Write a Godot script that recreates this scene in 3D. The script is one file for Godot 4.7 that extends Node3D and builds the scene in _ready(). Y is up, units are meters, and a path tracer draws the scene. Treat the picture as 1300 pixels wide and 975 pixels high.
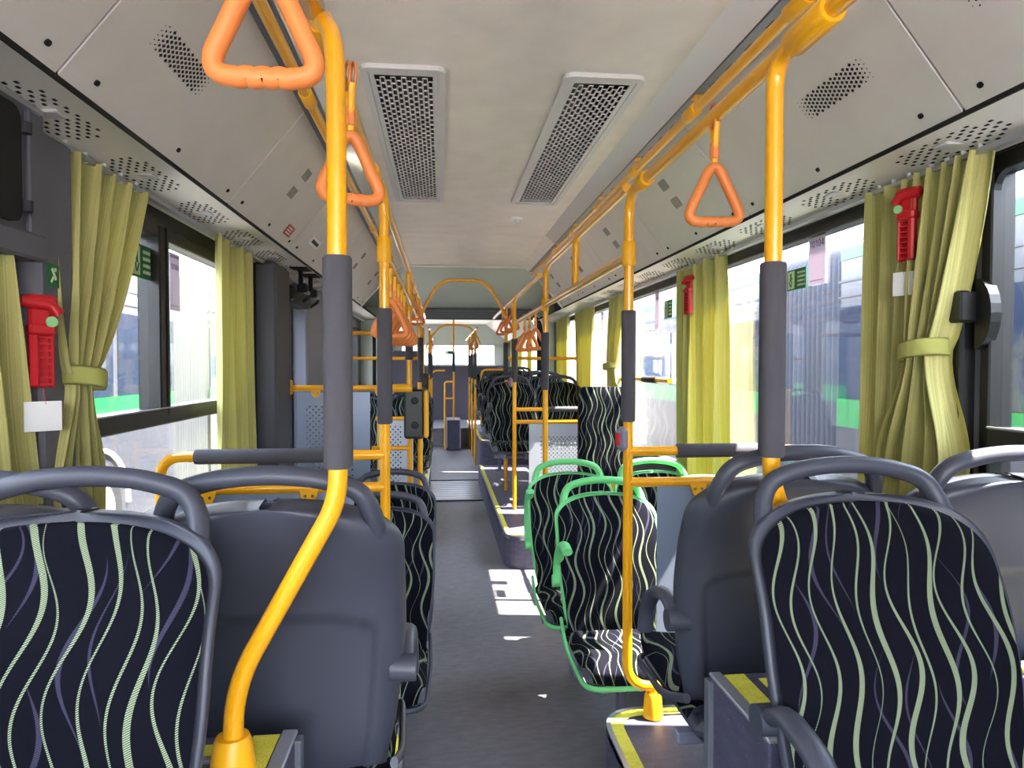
extends Node3D
# Interior of an articulated city bus seen from the front platform, parked between two other buses.

var M := {}
var used := {}

func _ready() -> void:
	setup_view()
	make_materials()
	build_shell()
	build_ceiling()
	build_windows()
	build_floor()
	build_joint_and_tail()
	build_rails()
	build_seats()
	build_barriers()
	build_curtains()
	build_straps()
	build_fittings()
	build_outside()

func setup_view() -> void:
	var cam := Camera3D.new()
	cam.name = "camera"
	cam.fov = 58.528
	cam.near = 0.05
	cam.far = 400.0
	add_child(cam)
	cam.position = Vector3(-0.2185, 1.5, 0.0)
	cam.rotation_degrees = Vector3(-1.4815, -5.8716, 0.0)
	cam.current = true
	var env := Environment.new()
	env.background_mode = Environment.BG_SKY
	var sky := Sky.new()
	var sm := ProceduralSkyMaterial.new()
	sm.sky_top_color = Color(0.70, 0.76, 0.85)
	sm.sky_horizon_color = Color(0.95, 0.96, 0.98)
	sm.sky_curve = 0.2
	sm.ground_bottom_color = Color(0.45, 0.45, 0.46)
	sm.ground_horizon_color = Color(0.72, 0.76, 0.8)
	sm.sun_angle_max = 1.0
	sm.sky_energy_multiplier = 1.6
	sky.sky_material = sm
	env.sky = sky
	env.tonemap_mode = Environment.TONE_MAPPER_LINEAR
	env.tonemap_exposure = 12.0
	env.sdfgi_enabled = true
	env.ssao_enabled = true
	env.ssil_enabled = true
	var we := WorldEnvironment.new()
	we.name = "world_environment"
	we.environment = env
	add_child(we)
	var sun := DirectionalLight3D.new()
	sun.name = "sun"
	sun.light_energy = 3.0
	sun.light_color = Color(1.0, 0.97, 0.91)
	sun.light_angular_distance = 0.6
	sun.shadow_enabled = true
	add_child(sun)
	# the sun stands to the right and 60 degrees high
	var to_sun := Vector3(0.575, 1.0, 0.08).normalized()
	sun.look_at_from_position(to_sun * 30.0, Vector3.ZERO, Vector3(0, 0, 1))

# ---------------------------------------------------------------- helpers
func mat(key: String, c: Color, rough := 0.6, metal := 0.0) -> StandardMaterial3D:
	var m := StandardMaterial3D.new()
	m.resource_name = key
	m.albedo_color = c
	m.roughness = rough
	m.metallic = metal
	M[key] = m
	return m

func new_st() -> SurfaceTool:
	var st := SurfaceTool.new()
	st.begin(Mesh.PRIMITIVE_TRIANGLES)
	return st

func flat(st: SurfaceTool) -> void:
	st.set_smooth_group(-1)

func smooth(st: SurfaceTool, g := 0) -> void:
	st.set_smooth_group(g)

func tri(st: SurfaceTool, a: Vector3, b: Vector3, c: Vector3) -> void:
	# a, b, c run counter-clockwise seen from outside
	st.add_vertex(a)
	st.add_vertex(c)
	st.add_vertex(b)

func face(st: SurfaceTool, p: Array, centre: Vector3) -> void:
	# a convex face, turned away from centre
	var n: Vector3 = (p[1] - p[0]).cross(p[2] - p[0])
	if n.length() < 1e-12 and p.size() > 3:
		n = (p[2] - p[0]).cross(p[3] - p[0])
	var q := p
	if n.dot(p[0] + (p[1] - p[0]) * 0.3 + (p[2] - p[0]) * 0.3 - centre) < 0.0:
		q = p.duplicate()
		q.reverse()
	for i in range(1, q.size() - 1):
		tri(st, q[0], q[i], q[i + 1])

func bx(st: SurfaceTool, c: Vector3, s: Vector3, ch := 0.0, b := Basis.IDENTITY) -> void:
	flat(st)
	var h := s * 0.5
	ch = minf(ch, minf(h.x, minf(h.y, h.z)) * 0.9)
	if ch <= 0.0:
		for ax in 3:
			for sg: float in [-1.0, 1.0]:
				var u := (ax + 1) % 3
				var v := (ax + 2) % 3
				var pts := []
				for k in [[-1.0, -1.0], [1.0, -1.0], [1.0, 1.0], [-1.0, 1.0]]:
					var p := Vector3.ZERO
					p[ax] = sg * h[ax]
					p[u] = k[0] * h[u]
					p[v] = k[1] * h[v]
					pts.append(c + b * p)
				face(st, pts, c)
		return
	var vert := func(sx: float, sy: float, sz: float, ax: int) -> Vector3:
		var p := Vector3(sx * (h.x - ch), sy * (h.y - ch), sz * (h.z - ch))
		if ax == 0: p.x = sx * h.x
		elif ax == 1: p.y = sy * h.y
		else: p.z = sz * h.z
		return c + b * p
	for ax in 3:
		var u := (ax + 1) % 3
		var v := (ax + 2) % 3
		for sg: float in [-1.0, 1.0]:
			var pts := []
			for k in [[-1.0, -1.0], [1.0, -1.0], [1.0, 1.0], [-1.0, 1.0]]:
				var s3 := Vector3.ZERO
				s3[ax] = sg
				s3[u] = k[0]
				s3[v] = k[1]
				pts.append(vert.call(s3.x, s3.y, s3.z, ax))
			face(st, pts, c)
		# edges that run along ax
		for su: float in [-1.0, 1.0]:
			for sv: float in [-1.0, 1.0]:
				var lo := Vector3.ZERO
				lo[ax] = -1.0
				lo[u] = su
				lo[v] = sv
				var hi := lo
				hi[ax] = 1.0
				face(st, [vert.call(lo.x, lo.y, lo.z, u), vert.call(hi.x, hi.y, hi.z, u), vert.call(hi.x, hi.y, hi.z, v), vert.call(lo.x, lo.y, lo.z, v)], c)
	for sx: float in [-1.0, 1.0]:
		for sy: float in [-1.0, 1.0]:
			for sz: float in [-1.0, 1.0]:
				face(st, [vert.call(sx, sy, sz, 0), vert.call(sx, sy, sz, 1), vert.call(sx, sy, sz, 2)], c)

func box_obj(parent: Node, called: String, c: Vector3, s: Vector3, m: Material, ch := 0.0, b := Basis.IDENTITY) -> MeshInstance3D:
	var st := new_st()
	bx(st, c, s, ch, b)
	return obj(parent, called, st, m)

func fillet(pts: Array, rad: float, n := 6) -> PackedVector3Array:
	var out := PackedVector3Array()
	out.append(pts[0])
	for i in range(1, pts.size() - 1):
		var p: Vector3 = pts[i]
		var d0: Vector3 = pts[i - 1] - p
		var d1: Vector3 = pts[i + 1] - p
		var cut := minf(rad, minf(d0.length(), d1.length()) * 0.49)
		var a: Vector3 = p + d0.normalized() * cut
		var b: Vector3 = p + d1.normalized() * cut
		for k in n + 1:
			var t := float(k) / n
			out.append(a * (1 - t) * (1 - t) + p * 2.0 * t * (1 - t) + b * t * t)
	out.append(pts[pts.size() - 1])
	return out

func tube(st: SurfaceTool, pts: PackedVector3Array, rx: float, seg := 14, closed := false, ry := -1.0, hint := Vector3.ZERO, radii := PackedFloat32Array()) -> void:
	# sweep of an ellipse; rx lies along the frame's side axis, ry along the other
	if ry < 0.0:
		ry = rx
	var n := pts.size()
	var rings := []
	var side := Vector3.ZERO
	for i in n:
		var t: Vector3
		if closed:
			t = (pts[(i + 1) % n] - pts[(i - 1 + n) % n]).normalized()
		else:
			t = (pts[mini(i + 1, n - 1)] - pts[maxi(i - 1, 0)]).normalized()
		if hint != Vector3.ZERO:
			side = hint.cross(t).normalized()
		elif side == Vector3.ZERO:
			side = t.cross(Vector3.UP if absf(t.y) < 0.9 else Vector3.RIGHT).normalized()
		else:
			side = (side - t * side.dot(t)).normalized()
		var other := t.cross(side).normalized()
		var k := 1.0 if radii.is_empty() else radii[i]
		var ring := PackedVector3Array()
		for j in seg:
			var a := TAU * j / seg
			ring.append(pts[i] + side * cos(a) * rx * k + other * sin(a) * ry * k)
		rings.append(ring)
	smooth(st)
	var last := n if closed else n - 1
	for i in last:
		var r0: PackedVector3Array = rings[i]
		var r1: PackedVector3Array = rings[(i + 1) % n]
		var mid := (pts[i] + pts[(i + 1) % n]) * 0.5
		for j in seg:
			var k2 := (j + 1) % seg
			face(st, [r0[j], r0[k2], r1[k2], r1[j]], mid)
	if not closed:
		flat(st)
		for e in [0, n - 1]:
			var inner: Vector3 = pts[1] if e == 0 else pts[n - 2]
			var ring2: PackedVector3Array = rings[e]
			var arr := []
			for q in ring2:
				arr.append(q)
			face(st, arr, inner)

func bar(st: SurfaceTool, a: Vector3, b: Vector3, r: float, seg := 14) -> void:
	tube(st, PackedVector3Array([a, b]), r, seg)

func pad(st: SurfaceTool, a: Vector3, b: Vector3, r: float, seg := 18) -> void:
	# foam sleeve with rounded rims
	var d := (b - a).normalized()
	tube(st, PackedVector3Array([a, a + d * 0.004, b - d * 0.004, b]), r, seg, false, -1.0, Vector3.ZERO, PackedFloat32Array([0.9, 1.0, 1.0, 0.9]))

func grid(st: SurfaceTool, f: Callable, nu: int, nv: int, us := 1.0, vs := 1.0, flip := false) -> void:
	smooth(st)
	var p := []
	for j in nv + 1:
		var row := PackedVector3Array()
		for i in nu + 1:
			row.append(f.call(float(i) / nu, float(j) / nv))
		p.append(row)
	for j in nv:
		for i in nu:
			var q := [[i, j], [i + 1, j], [i + 1, j + 1], [i, j + 1]]
			var order := [0, 1, 2, 0, 2, 3] if flip else [0, 2, 1, 0, 3, 2]
			for k in order:
				var e: Array = q[k]
				st.set_uv(Vector2(us * e[0] / nu, vs * (1.0 - float(e[1]) / nv)))
				st.add_vertex(p[e[1]][e[0]])

func prism(st: SurfaceTool, poly: PackedVector2Array, at: Vector3, ux: Vector3, uy: Vector3, depth: float) -> void:
	# a flat outline (in ux, uy) pushed out along its normal by depth
	flat(st)
	var n := ux.cross(uy).normalized() * depth
	var idx := Geometry2D.triangulate_polygon(poly)
	var cc := Vector2.ZERO
	for q in poly:
		cc += q
	cc /= poly.size()
	for k in range(0, idx.size(), 3):
		var a := at + ux * poly[idx[k]].x + uy * poly[idx[k]].y
		var b := at + ux * poly[idx[k + 1]].x + uy * poly[idx[k + 1]].y
		var c := at + ux * poly[idx[k + 2]].x + uy * poly[idx[k + 2]].y
		face(st, [a, b, c], (a + b + c) / 3.0 + n)
		face(st, [a + n, b + n, c + n], (a + b + c) / 3.0)
	var ccw := not Geometry2D.is_polygon_clockwise(poly)
	for k in poly.size():
		var q0 := poly[k]
		var q1 := poly[(k + 1) % poly.size()]
		var a := at + ux * q0.x + uy * q0.y
		var b := at + ux * q1.x + uy * q1.y
		var e := (q1 - q0)
		var o2 := Vector2(e.y, -e.x) if ccw else Vector2(-e.y, e.x)
		var inside := (a + b) * 0.5 + n * 0.5 - (ux * o2.x + uy * o2.y)
		face(st, [a, b, b + n, a + n], inside)

func round_rect(w: float, h: float, r: float, n := 5) -> PackedVector2Array:
	var out := PackedVector2Array()
	for k in 4:
		var cx := (w * 0.5 - r) * (1.0 if k == 0 or k == 3 else -1.0)
		var cy := (h * 0.5 - r) * (1.0 if k < 2 else -1.0)
		for i in n + 1:
			var a := PI * 0.5 * (k + float(i) / n)
			out.append(Vector2(cx + cos(a) * r, cy + sin(a) * r))
	return out

func frame_ring(st: SurfaceTool, outer: PackedVector2Array, inner: PackedVector2Array, at: Vector3, ux: Vector3, uy: Vector3, depth: float) -> void:
	# a flat frame between two outlines with the same number of points
	flat(st)
	var n := ux.cross(uy).normalized() * depth
	var c := outer.size()
	for k in c:
		var k2 := (k + 1) % c
		var o0 := at + ux * outer[k].x + uy * outer[k].y
		var o1 := at + ux * outer[k2].x + uy * outer[k2].y
		var i0 := at + ux * inner[k].x + uy * inner[k].y
		var i1 := at + ux * inner[k2].x + uy * inner[k2].y
		var mid := (o0 + o1 + i0 + i1) * 0.25 + n * 0.5
		face(st, [o0, o1, i1, i0], mid)
		face(st, [o0 + n, o1 + n, i1 + n, i0 + n], mid)
		face(st, [o0, o1, o1 + n, o0 + n], mid)
		face(st, [i0, i1, i1 + n, i0 + n], mid)

func perforated(st: SurfaceTool, at: Vector3, ux: Vector3, uy: Vector3, nx: int, ny: int, px: float, py: float, hx: float, hy: float, stagger := true) -> void:
	# a sheet of nx by ny cells, each with a slot of hx by hy left open
	flat(st)
	var off := ux.cross(uy).normalized() * 0.003
	var q := func(x: float, y: float) -> Vector3:
		return at + ux * x + uy * y
	for i in nx:
		var sh := py * 0.5 if stagger and i % 2 == 1 else 0.0
		for j in ny:
			var x0 := i * px
			var y0 := j * py + sh
			var a := x0 + (px - hx) * 0.5
			var b := a + hx
			var c := y0 + (py - hy) * 0.5
			var d := c + hy
			for r in [[x0, y0, a, y0 + py], [b, y0, x0 + px, y0 + py], [a, y0, b, c], [a, d, b, y0 + py]]:
				face(st, [q.call(r[0], r[1]), q.call(r[2], r[1]), q.call(r[2], r[3]), q.call(r[0], r[3])], q.call(r[0], r[1]) - off)
			# the walls of the slot
			for r in [[a, c, a, d], [b, c, b, d], [a, c, b, c], [a, d, b, d]]:
				var e0: Vector3 = q.call(r[0], r[1])
				var e1: Vector3 = q.call(r[2], r[3])
				var m: Vector3 = (e0 + e1) * 0.5
				var ctr: Vector3 = q.call((a + b) * 0.5, (c + d) * 0.5)
				face(st, [e0, e1, e1 - off, e0 - off], m * 2.0 - ctr)

func obj(parent: Node, called: String, st: Variant, m: Material) -> MeshInstance3D:
	var o := MeshInstance3D.new()
	o.name = numbered(called) if parent == self else called
	if st is SurfaceTool:
		st.generate_normals()
		st.index()
		o.mesh = st.commit()
	else:
		o.mesh = st
	o.material_override = m
	parent.add_child(o, true)
	return o

func numbered(called: String) -> String:
	if not used.has(called):
		used[called] = 0
		return called
	used[called] += 1
	return "%s_%03d" % [called, used[called]]

func thing(called: String, label: String, category: String, at := Vector3.ZERO, group := "") -> Node3D:
	var o := Node3D.new()
	o.name = numbered(called)
	add_child(o, true)
	o.position = at
	tag(o, label, category, group)
	return o

func tag(o: Node, label: String, category: String, group := "") -> void:
	o.set_meta("label", label)
	o.set_meta("category", category)
	if group:
		o.set_meta("group", group)

func structure(called: String, label := "") -> Node3D:
	var o := Node3D.new()
	o.name = called
	add_child(o, true)
	o.set_meta("kind", "structure")
	if label:
		o.set_meta("label", label)
	return o

func copy_of(src: Node3D, called: String, label: String) -> Node3D:
	var c: Node3D = src.duplicate()
	c.name = numbered(called)
	add_child(c, true)
	c.set_meta("label", label)
	return c

# ---------------------------------------------------------------- materials
func noise_tex(freq: float, lo: Color, hi: Color, size := 256, sd := 1, oct := 4) -> NoiseTexture2D:
	var n := FastNoiseLite.new()
	n.seed = sd
	n.frequency = freq
	n.fractal_octaves = oct
	var t := NoiseTexture2D.new()
	t.noise = n
	t.width = size
	t.height = size
	t.seamless = true
	var g := Gradient.new()
	g.set_color(0, lo)
	g.set_color(1, hi)
	t.color_ramp = g
	return t

func bump_tex(freq: float, strength: float, size := 256, sd := 5) -> NoiseTexture2D:
	var n := FastNoiseLite.new()
	n.seed = sd
	n.frequency = freq
	var t := NoiseTexture2D.new()
	t.noise = n
	t.width = size
	t.height = size
	t.seamless = true
	t.as_normal_map = true
	t.bump_strength = strength
	return t

func tri_map(m: StandardMaterial3D, scale: float) -> void:
	m.uv1_triplanar = true
	m.uv1_world_triplanar = true
	m.uv1_scale = Vector3.ONE * scale

func fabric_image() -> ImageTexture:
	# black upholstery with wavy woven bands; covers 0.52 m by 0.52 m and repeats both ways
	var n := 1024
	var im := Image.create(n, n, false, Image.FORMAT_RGB8)
	var data := PackedByteArray()
	data.resize(n * n * 3)
	var rng := RandomNumberGenerator.new()
	rng.seed = 77
	for y in n:
		for x in n:
			var w := 5 if ((x + y * 2) / 4) % 3 == 0 else 0
			var k := (y * n + x) * 3
			var r := rng.randi() % 5
			data[k] = 9 + w + r
			data[k + 1] = 9 + w + r
			data[k + 2] = 18 + w + r
	var lines := []
	# [base x, amplitude, phase, half width, kind, first row, last row]
	for i in 15:
		var bxp := (i + 0.5 + rng.randf_range(-0.3, 0.3)) * n / 15.0
		var wide := 9.6 if i % 3 != 1 else 4.2
		lines.append([bxp, rng.randf_range(26.0, 46.0), rng.randf_range(-0.9, 0.9), wide, 0, 0, n])
	for i in 13:
		var bxp2 := (i + 0.5 + rng.randf_range(-0.4, 0.4)) * n / 13.0
		var y0 := rng.randi_range(0, n - 1)
		lines.append([bxp2, rng.randf_range(30.0, 52.0), rng.randf_range(1.2, 3.6), 8.0, 1, y0, y0 + rng.randi_range(330, 620)])
	lines.reverse()
	for l in lines:
		for y in range(l[5], l[6]):
			var yy: int = y % n
			var t := TAU * 2.0 * yy / n
			var cx: float = l[0] + l[1] * sin(t + l[2]) + 8.0 * sin(t * 0.5 + l[2] * 3.0)
			var hw: float = l[3] * (0.72 + 0.38 * sin(t * 0.5 + l[2] * 5.0))
			if l[4] == 1:
				var e: float = float(y - l[5]) / (l[6] - l[5])
				hw *= sin(PI * e)
			for x in range(int(floor(cx - hw)), int(ceil(cx + hw)) + 1):
				var cover := clampf(hw - absf(x - cx) + 0.5, 0.0, 1.0)
				if cover <= 0.0:
					continue
				var k := (yy * n + posmod(x, n)) * 3
				var stripe := posmod((x + yy * 2) / 3, 4)
				var col: Color
				if l[4] == 0:
					col = Color8(62, 72, 56) if stripe < 2 else Color8(156, 168, 136)
				else:
					col = Color8(40, 38, 54) if stripe < 2 else Color8(66, 63, 84)
				data[k] = int(lerpf(data[k], col.r8, cover))
				data[k + 1] = int(lerpf(data[k + 1], col.g8, cover))
				data[k + 2] = int(lerpf(data[k + 2], col.b8, cover))
	im.set_data(n, n, false, Image.FORMAT_RGB8, data)
	return ImageTexture.create_from_image(im)

func cloth_image() -> ImageTexture:
	# curtain cloth: fine upright threads, lighter and darker
	var w := 256
	var h := 256
	var im := Image.create(w, h, false, Image.FORMAT_RGB8)
	var rng := RandomNumberGenerator.new()
	rng.seed = 12
	var col := PackedFloat32Array()
	for x in w:
		col.append(rng.randf_range(-0.05, 0.05) + (0.07 if rng.randf() < 0.1 else 0.0))
	for x in w:
		for y in h:
			var v: float = col[x] + rng.randf_range(-0.025, 0.025)
			im.set_pixel(x, y, Color(0.73 + v, 0.71 + v, 0.45 + v * 0.8))
	return ImageTexture.create_from_image(im)

func speckle_image(base: Color, dot: Color, share: float, size := 512, sd := 3) -> ImageTexture:
	var im := Image.create(size, size, false, Image.FORMAT_RGB8)
	var rng := RandomNumberGenerator.new()
	rng.seed = sd
	im.fill(base)
	var wear := FastNoiseLite.new()
	wear.seed = sd
	wear.frequency = 0.02
	for y in size:
		for x in size:
			var v := rng.randf_range(-0.018, 0.018) + 0.05 * wear.get_noise_2d(x * 0.5, y * 1.5)
			im.set_pixel(x, y, Color(base.r + v, base.g + v, base.b + v))
	for k in int(size * size * share):
		var x := rng.randi() % size
		var y := rng.randi() % size
		im.set_pixel(x, y, dot)
		if rng.randf() < 0.4:
			im.set_pixel((x + 1) % size, y, dot)
	return ImageTexture.create_from_image(im)

func make_materials() -> void:
	var m: StandardMaterial3D
	m = mat("yellow_tube", Color8(247, 172, 14), 0.3)
	m.clearcoat_enabled = true
	m.clearcoat = 0.6
	m.clearcoat_roughness = 0.12
	m.normal_enabled = true
	m.normal_texture = bump_tex(0.05, 3.0)
	m.normal_scale = 0.25
	tri_map(m, 9.0)
	m = mat("yellow_plain", Color8(246, 176, 20), 0.4)
	m = mat("orange_grip", Color8(232, 134, 68), 0.5)
	m.normal_enabled = true
	m.normal_texture = bump_tex(0.25, 2.0)
	m.normal_scale = 0.2
	tri_map(m, 12.0)
	m = mat("foam", Color8(86, 83, 90), 0.85)
	m.normal_enabled = true
	m.normal_texture = bump_tex(0.3, 6.0)
	m.normal_scale = 0.7
	m.albedo_texture = noise_tex(0.3, Color(0.82, 0.82, 0.82), Color(1, 1, 1), 256, 8)
	tri_map(m, 10.0)
	m = mat("shell_grey", Color8(62, 64, 76), 0.45)
	m.normal_enabled = true
	m.normal_texture = bump_tex(0.35, 3.0)
	m.normal_scale = 0.12
	tri_map(m, 16.0)
	m = mat("shell_green", Color8(112, 206, 128), 0.4)
	m = mat("fabric", Color.WHITE, 0.9)
	m.albedo_texture = fabric_image()
	m.metallic_specular = 0.2
	m = mat("curtain", Color.WHITE, 0.85)
	m.albedo_texture = cloth_image()
	m.backlight_enabled = true
	m.backlight = Color(0.40, 0.38, 0.10)
	m.cull_mode = BaseMaterial3D.CULL_DISABLED
	m = mat("ceiling", Color8(240, 232, 225), 0.55)
	m.albedo_texture = noise_tex(0.02, Color(0.95, 0.95, 0.95), Color(1, 1, 1), 256, 4)
	tri_map(m, 0.8)
	m = mat("ceiling_panel", Color8(226, 221, 219), 0.5)
	m.albedo_texture = noise_tex(0.02, Color(0.95, 0.95, 0.95), Color(1, 1, 1), 256, 9)
	tri_map(m, 0.8)
	mat("cove", Color8(234, 230, 224), 0.45)
	mat("gloss_strip", Color8(228, 229, 234), 0.08)
	mat("track", Color8(120, 123, 132), 0.4, 0.5)
	mat("grey_green", Color8(196, 204, 196), 0.5)
	mat("vent_white", Color8(212, 210, 212), 0.45)
	mat("hole_mark", Color8(16, 16, 18), 0.9)  # near-black standing in for the shade inside holes and slits
	mat("black", Color8(14, 14, 16), 0.4)
	mat("black_matt", Color8(16, 16, 18), 0.8)
	mat("rubber", Color8(34, 34, 38), 0.7)
	mat("pillar", Color8(98, 98, 108), 0.6)
	mat("pillar_dark", Color8(70, 70, 78), 0.6)
	mat("pillar_light", Color8(120, 122, 138), 0.55)
	m = mat("floor", Color.WHITE, 0.5)
	m.albedo_texture = speckle_image(Color8(108, 105, 110), Color8(150, 150, 156), 0.002)
	tri_map(m, 1.7)
	m = mat("platform", Color.WHITE, 0.5)
	m.albedo_texture = speckle_image(Color8(72, 70, 90), Color8(190, 190, 200), 0.0012, 512, 6)
	tri_map(m, 1.7)
	m = mat("yellow_edge", Color.WHITE, 0.7)
	m.albedo_texture = speckle_image(Color8(214, 205, 70), Color8(120, 118, 60), 0.03, 256, 7)
	tri_map(m, 5.0)
	mat("alu", Color8(186, 188, 196), 0.35, 0.7)
	mat("steel_plate", Color8(150, 152, 160), 0.28, 0.8)
	mat("panel_grey", Color8(148, 160, 182), 0.32, 0.2)
	mat("panel_light", Color8(186, 192, 204), 0.35, 0.2)
	mat("red", Color8(190, 24, 34), 0.4)
	mat("pale_green", Color8(150, 205, 140), 0.5)
	mat("sign_green", Color8(12, 112, 62), 0.5)
	mat("white", Color8(238, 238, 240), 0.55)
	m = mat("ticket", Color8(236, 228, 238), 0.6)
	m.backlight_enabled = true
	m.backlight = Color(0.6, 0.56, 0.6)
	mat("ink", Color8(84, 60, 112), 0.7)
	mat("screw", Color8(150, 150, 152), 0.3, 0.9)
	m = mat("glass", Color(0.02, 0.03, 0.04, 0.22), 0.03)
	m.transparency = BaseMaterial3D.TRANSPARENCY_ALPHA
	m = mat("clear_film", Color(0.8, 0.7, 0.3, 0.25), 0.15)
	m.transparency = BaseMaterial3D.TRANSPARENCY_ALPHA
	m = mat("concrete", Color.WHITE, 0.9)  # pale concrete, lightened to bounce light up through the windows
	m.albedo_texture = noise_tex(0.08, Color(0.60, 0.57, 0.54), Color(0.72, 0.69, 0.66), 512, 21)
	tri_map(m, 0.5)
	mat("bus_body", Color8(72, 74, 80), 0.3)
	mat("bus_green", Color8(8, 108, 52), 0.35)
	m = mat("bus_glass", Color8(38, 46, 62), 0.06)
	m = mat("bellows", Color8(64, 67, 77), 0.7)
	mat("tyre", Color8(32, 32, 34), 0.85)
	mat("building", Color8(206, 204, 200), 0.8)
	mat("building_blue", Color8(70, 110, 190), 0.4)
	mat("building_glass", Color8(90, 110, 140), 0.15)
	mat("bus_skirt", Color8(54, 57, 66), 0.4)
	mat("dark_wall", Color8(66, 62, 74), 0.6)

# ---------------------------------------------------------------- shell of the bus
const W := 1.22          # inner face of the side walls
const FRONT := 2.4       # windscreen, behind the camera
const TAIL := -15.0      # rear wall
const JOIN := -8.7       # front portal of the turning joint
const JOIN2 := -9.6      # rear portal
const SILL := 0.86
func head(s: float) -> float:
	return 2.0 if s < 0 else 2.05

# window openings [front z, rear z] in each side wall
var open_right := [[2.2, 0.3], [-1.12, -1.70], [-2.16, -3.7], [-3.9, -5.5], [-5.65, -6.85], [-7.0, -8.45], [-9.8, -11.2], [-11.35, -12.8], [-12.95, -14.6]]  # near openings narrowed out of view to block sun on seat and platform
var open_left := [[2.2, 0.3], [0.2, -1.55], [-2.03, -3.55], [-5.5, -6.9], [-7.05, -8.45], [-9.8, -11.2], [-12.95, -14.6]]
var doors_left := [[-4.14, -4.68], [-11.35, -12.8]]

func side_wall(called: String, sx: float, opens: Array, doors: Array, label: String) -> void:
	var w := structure(called, label)
	var st := new_st()
	var x := sx * (W + 0.03)
	var all := opens + doors
	all.sort_custom(func(a, b): return a[0] > b[0])
	var edges := []
	var z := FRONT
	for o in all:
		edges.append([z, o[0]])
		z = o[1]
	edges.append([z, JOIN])
	for e in edges:
		var z0: float = e[0]
		var z1: float = e[1]
		if z0 > JOIN and z1 < JOIN2:
			bx(st, Vector3(x, 1.3, (z0 + JOIN) * 0.5), Vector3(0.06, 2.7, z0 - JOIN))
			bx(st, Vector3(x, 1.3, (JOIN2 + z1) * 0.5), Vector3(0.06, 2.7, JOIN2 - z1))
		elif z1 == JOIN:
			bx(st, Vector3(x, 1.3, (z0 + TAIL) * 0.5), Vector3(0.06, 2.7, z0 - TAIL))
		else:
			bx(st, Vector3(x, 1.3, (z0 + z1) * 0.5), Vector3(0.06, 2.7, z0 - z1))
	obj(w, "pillar", st, M.pillar)
	var st2 := new_st()
	for o in opens:
		bx(st2, Vector3(x, (SILL - 0.05) * 0.5, (o[0] + o[1]) * 0.5), Vector3(0.06, SILL + 0.05, o[0] - o[1]))
	obj(w, "lower_panel", st2, M.pillar_dark)
	var st3 := new_st()
	for o in all:
		bx(st3, Vector3(x, (head(sx) + 2.65) * 0.5, (o[0] + o[1]) * 0.5), Vector3(0.06, 2.65 - head(sx), o[0] - o[1]))
	obj(w, "head_panel", st3, M.black)

func build_shell() -> void:
	side_wall("wall_left", -1.0, open_left, doors_left, "grey left bus wall with window openings")
	side_wall("wall_right", 1.0, open_right, [], "grey right bus wall with window openings")
	# front wall with the windscreen opening, behind the camera
	var f := structure("wall_front")
	var st := new_st()
	bx(st, Vector3(0, 0.4, FRONT + 0.03), Vector3(2.56, 0.9, 0.06))
	bx(st, Vector3(0, 2.5, FRONT + 0.03), Vector3(2.56, 0.4, 0.06))
	bx(st, Vector3(-1.22, 1.55, FRONT + 0.03), Vector3(0.12, 1.6, 0.06))
	bx(st, Vector3(1.22, 1.55, FRONT + 0.03), Vector3(0.12, 1.6, 0.06))
	obj(f, "front_panel", st, M.pillar)
	st = new_st()
	bx(st, Vector3(0, 1.57, FRONT + 0.03), Vector3(2.34, 1.48, 0.008))
	obj(f, "windscreen", st, M.glass)
	# tail wall with the rear window
	var t := structure("wall_back", "dark rear wall of the bus under a wide window")
	st = new_st()
	bx(st, Vector3(0, 0.72, TAIL - 0.04), Vector3(2.56, 1.6, 0.08))
	obj(t, "lower_wall", st, M.dark_wall)
	st = new_st()
	bx(st, Vector3(0, 2.28, TAIL - 0.04), Vector3(2.56, 0.66, 0.08))
	bx(st, Vector3(-1.17, 1.74, TAIL - 0.04), Vector3(0.2, 0.46, 0.08))
	bx(st, Vector3(1.1, 1.74, TAIL - 0.04), Vector3(0.34, 0.46, 0.08))
	obj(t, "upper_wall", st, M.grey_green)
	var rw := structure("window_rear", "wide rear window with small green exit sign")
	st = new_st()
	bx(st, Vector3(-0.07, 1.74, TAIL - 0.04), Vector3(2.0, 0.44, 0.008))
	obj(rw, "pane", st, M.glass)
	st = new_st()
	bx(st, Vector3(-0.07, 1.525, TAIL + 0.01), Vector3(2.06, 0.03, 0.03))
	obj(rw, "ledge", st, M.white)
	var roof := structure("roof")
	st = new_st()
	bx(st, Vector3(0, 2.68, (FRONT + JOIN) * 0.5), Vector3(2.62, 0.1, FRONT - JOIN + 0.1))
	bx(st, Vector3(0, 2.68, (JOIN2 + TAIL) * 0.5), Vector3(2.62, 0.1, JOIN2 - TAIL + 0.16))
	obj(roof, "roof_skin", st, M.bus_body)

func slope_panel(parent: Node, called: String, sx: float, z0: float, z1: float, m: Material) -> MeshInstance3D:
	# inclined ceiling panel between (0.72, 2.44) and (1.0, 2.092)
	var a := Vector3(sx * 0.72, 2.44, 0)
	var b := Vector3(sx * 1.0, 2.092, 0)
	var d := (b - a).normalized()
	var n := Vector3(0, 0, 1).cross(d) * -sx
	if n.y < 0:
		n = -n
	var bas := Basis(d, n, d.cross(n))
	return box_obj(parent, called, (a + b) * 0.5 + n * 0.006 + Vector3(0, 0, (z0 + z1) * 0.5), Vector3((b - a).length(), 0.012, z0 - z1 - 0.006), m, 0.002, bas)

func on_slope(sx: float, t: float, z: float) -> Vector3:
	return Vector3(sx * lerpf(0.72, 1.0, t), lerpf(2.44, 2.092, t), z)

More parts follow.
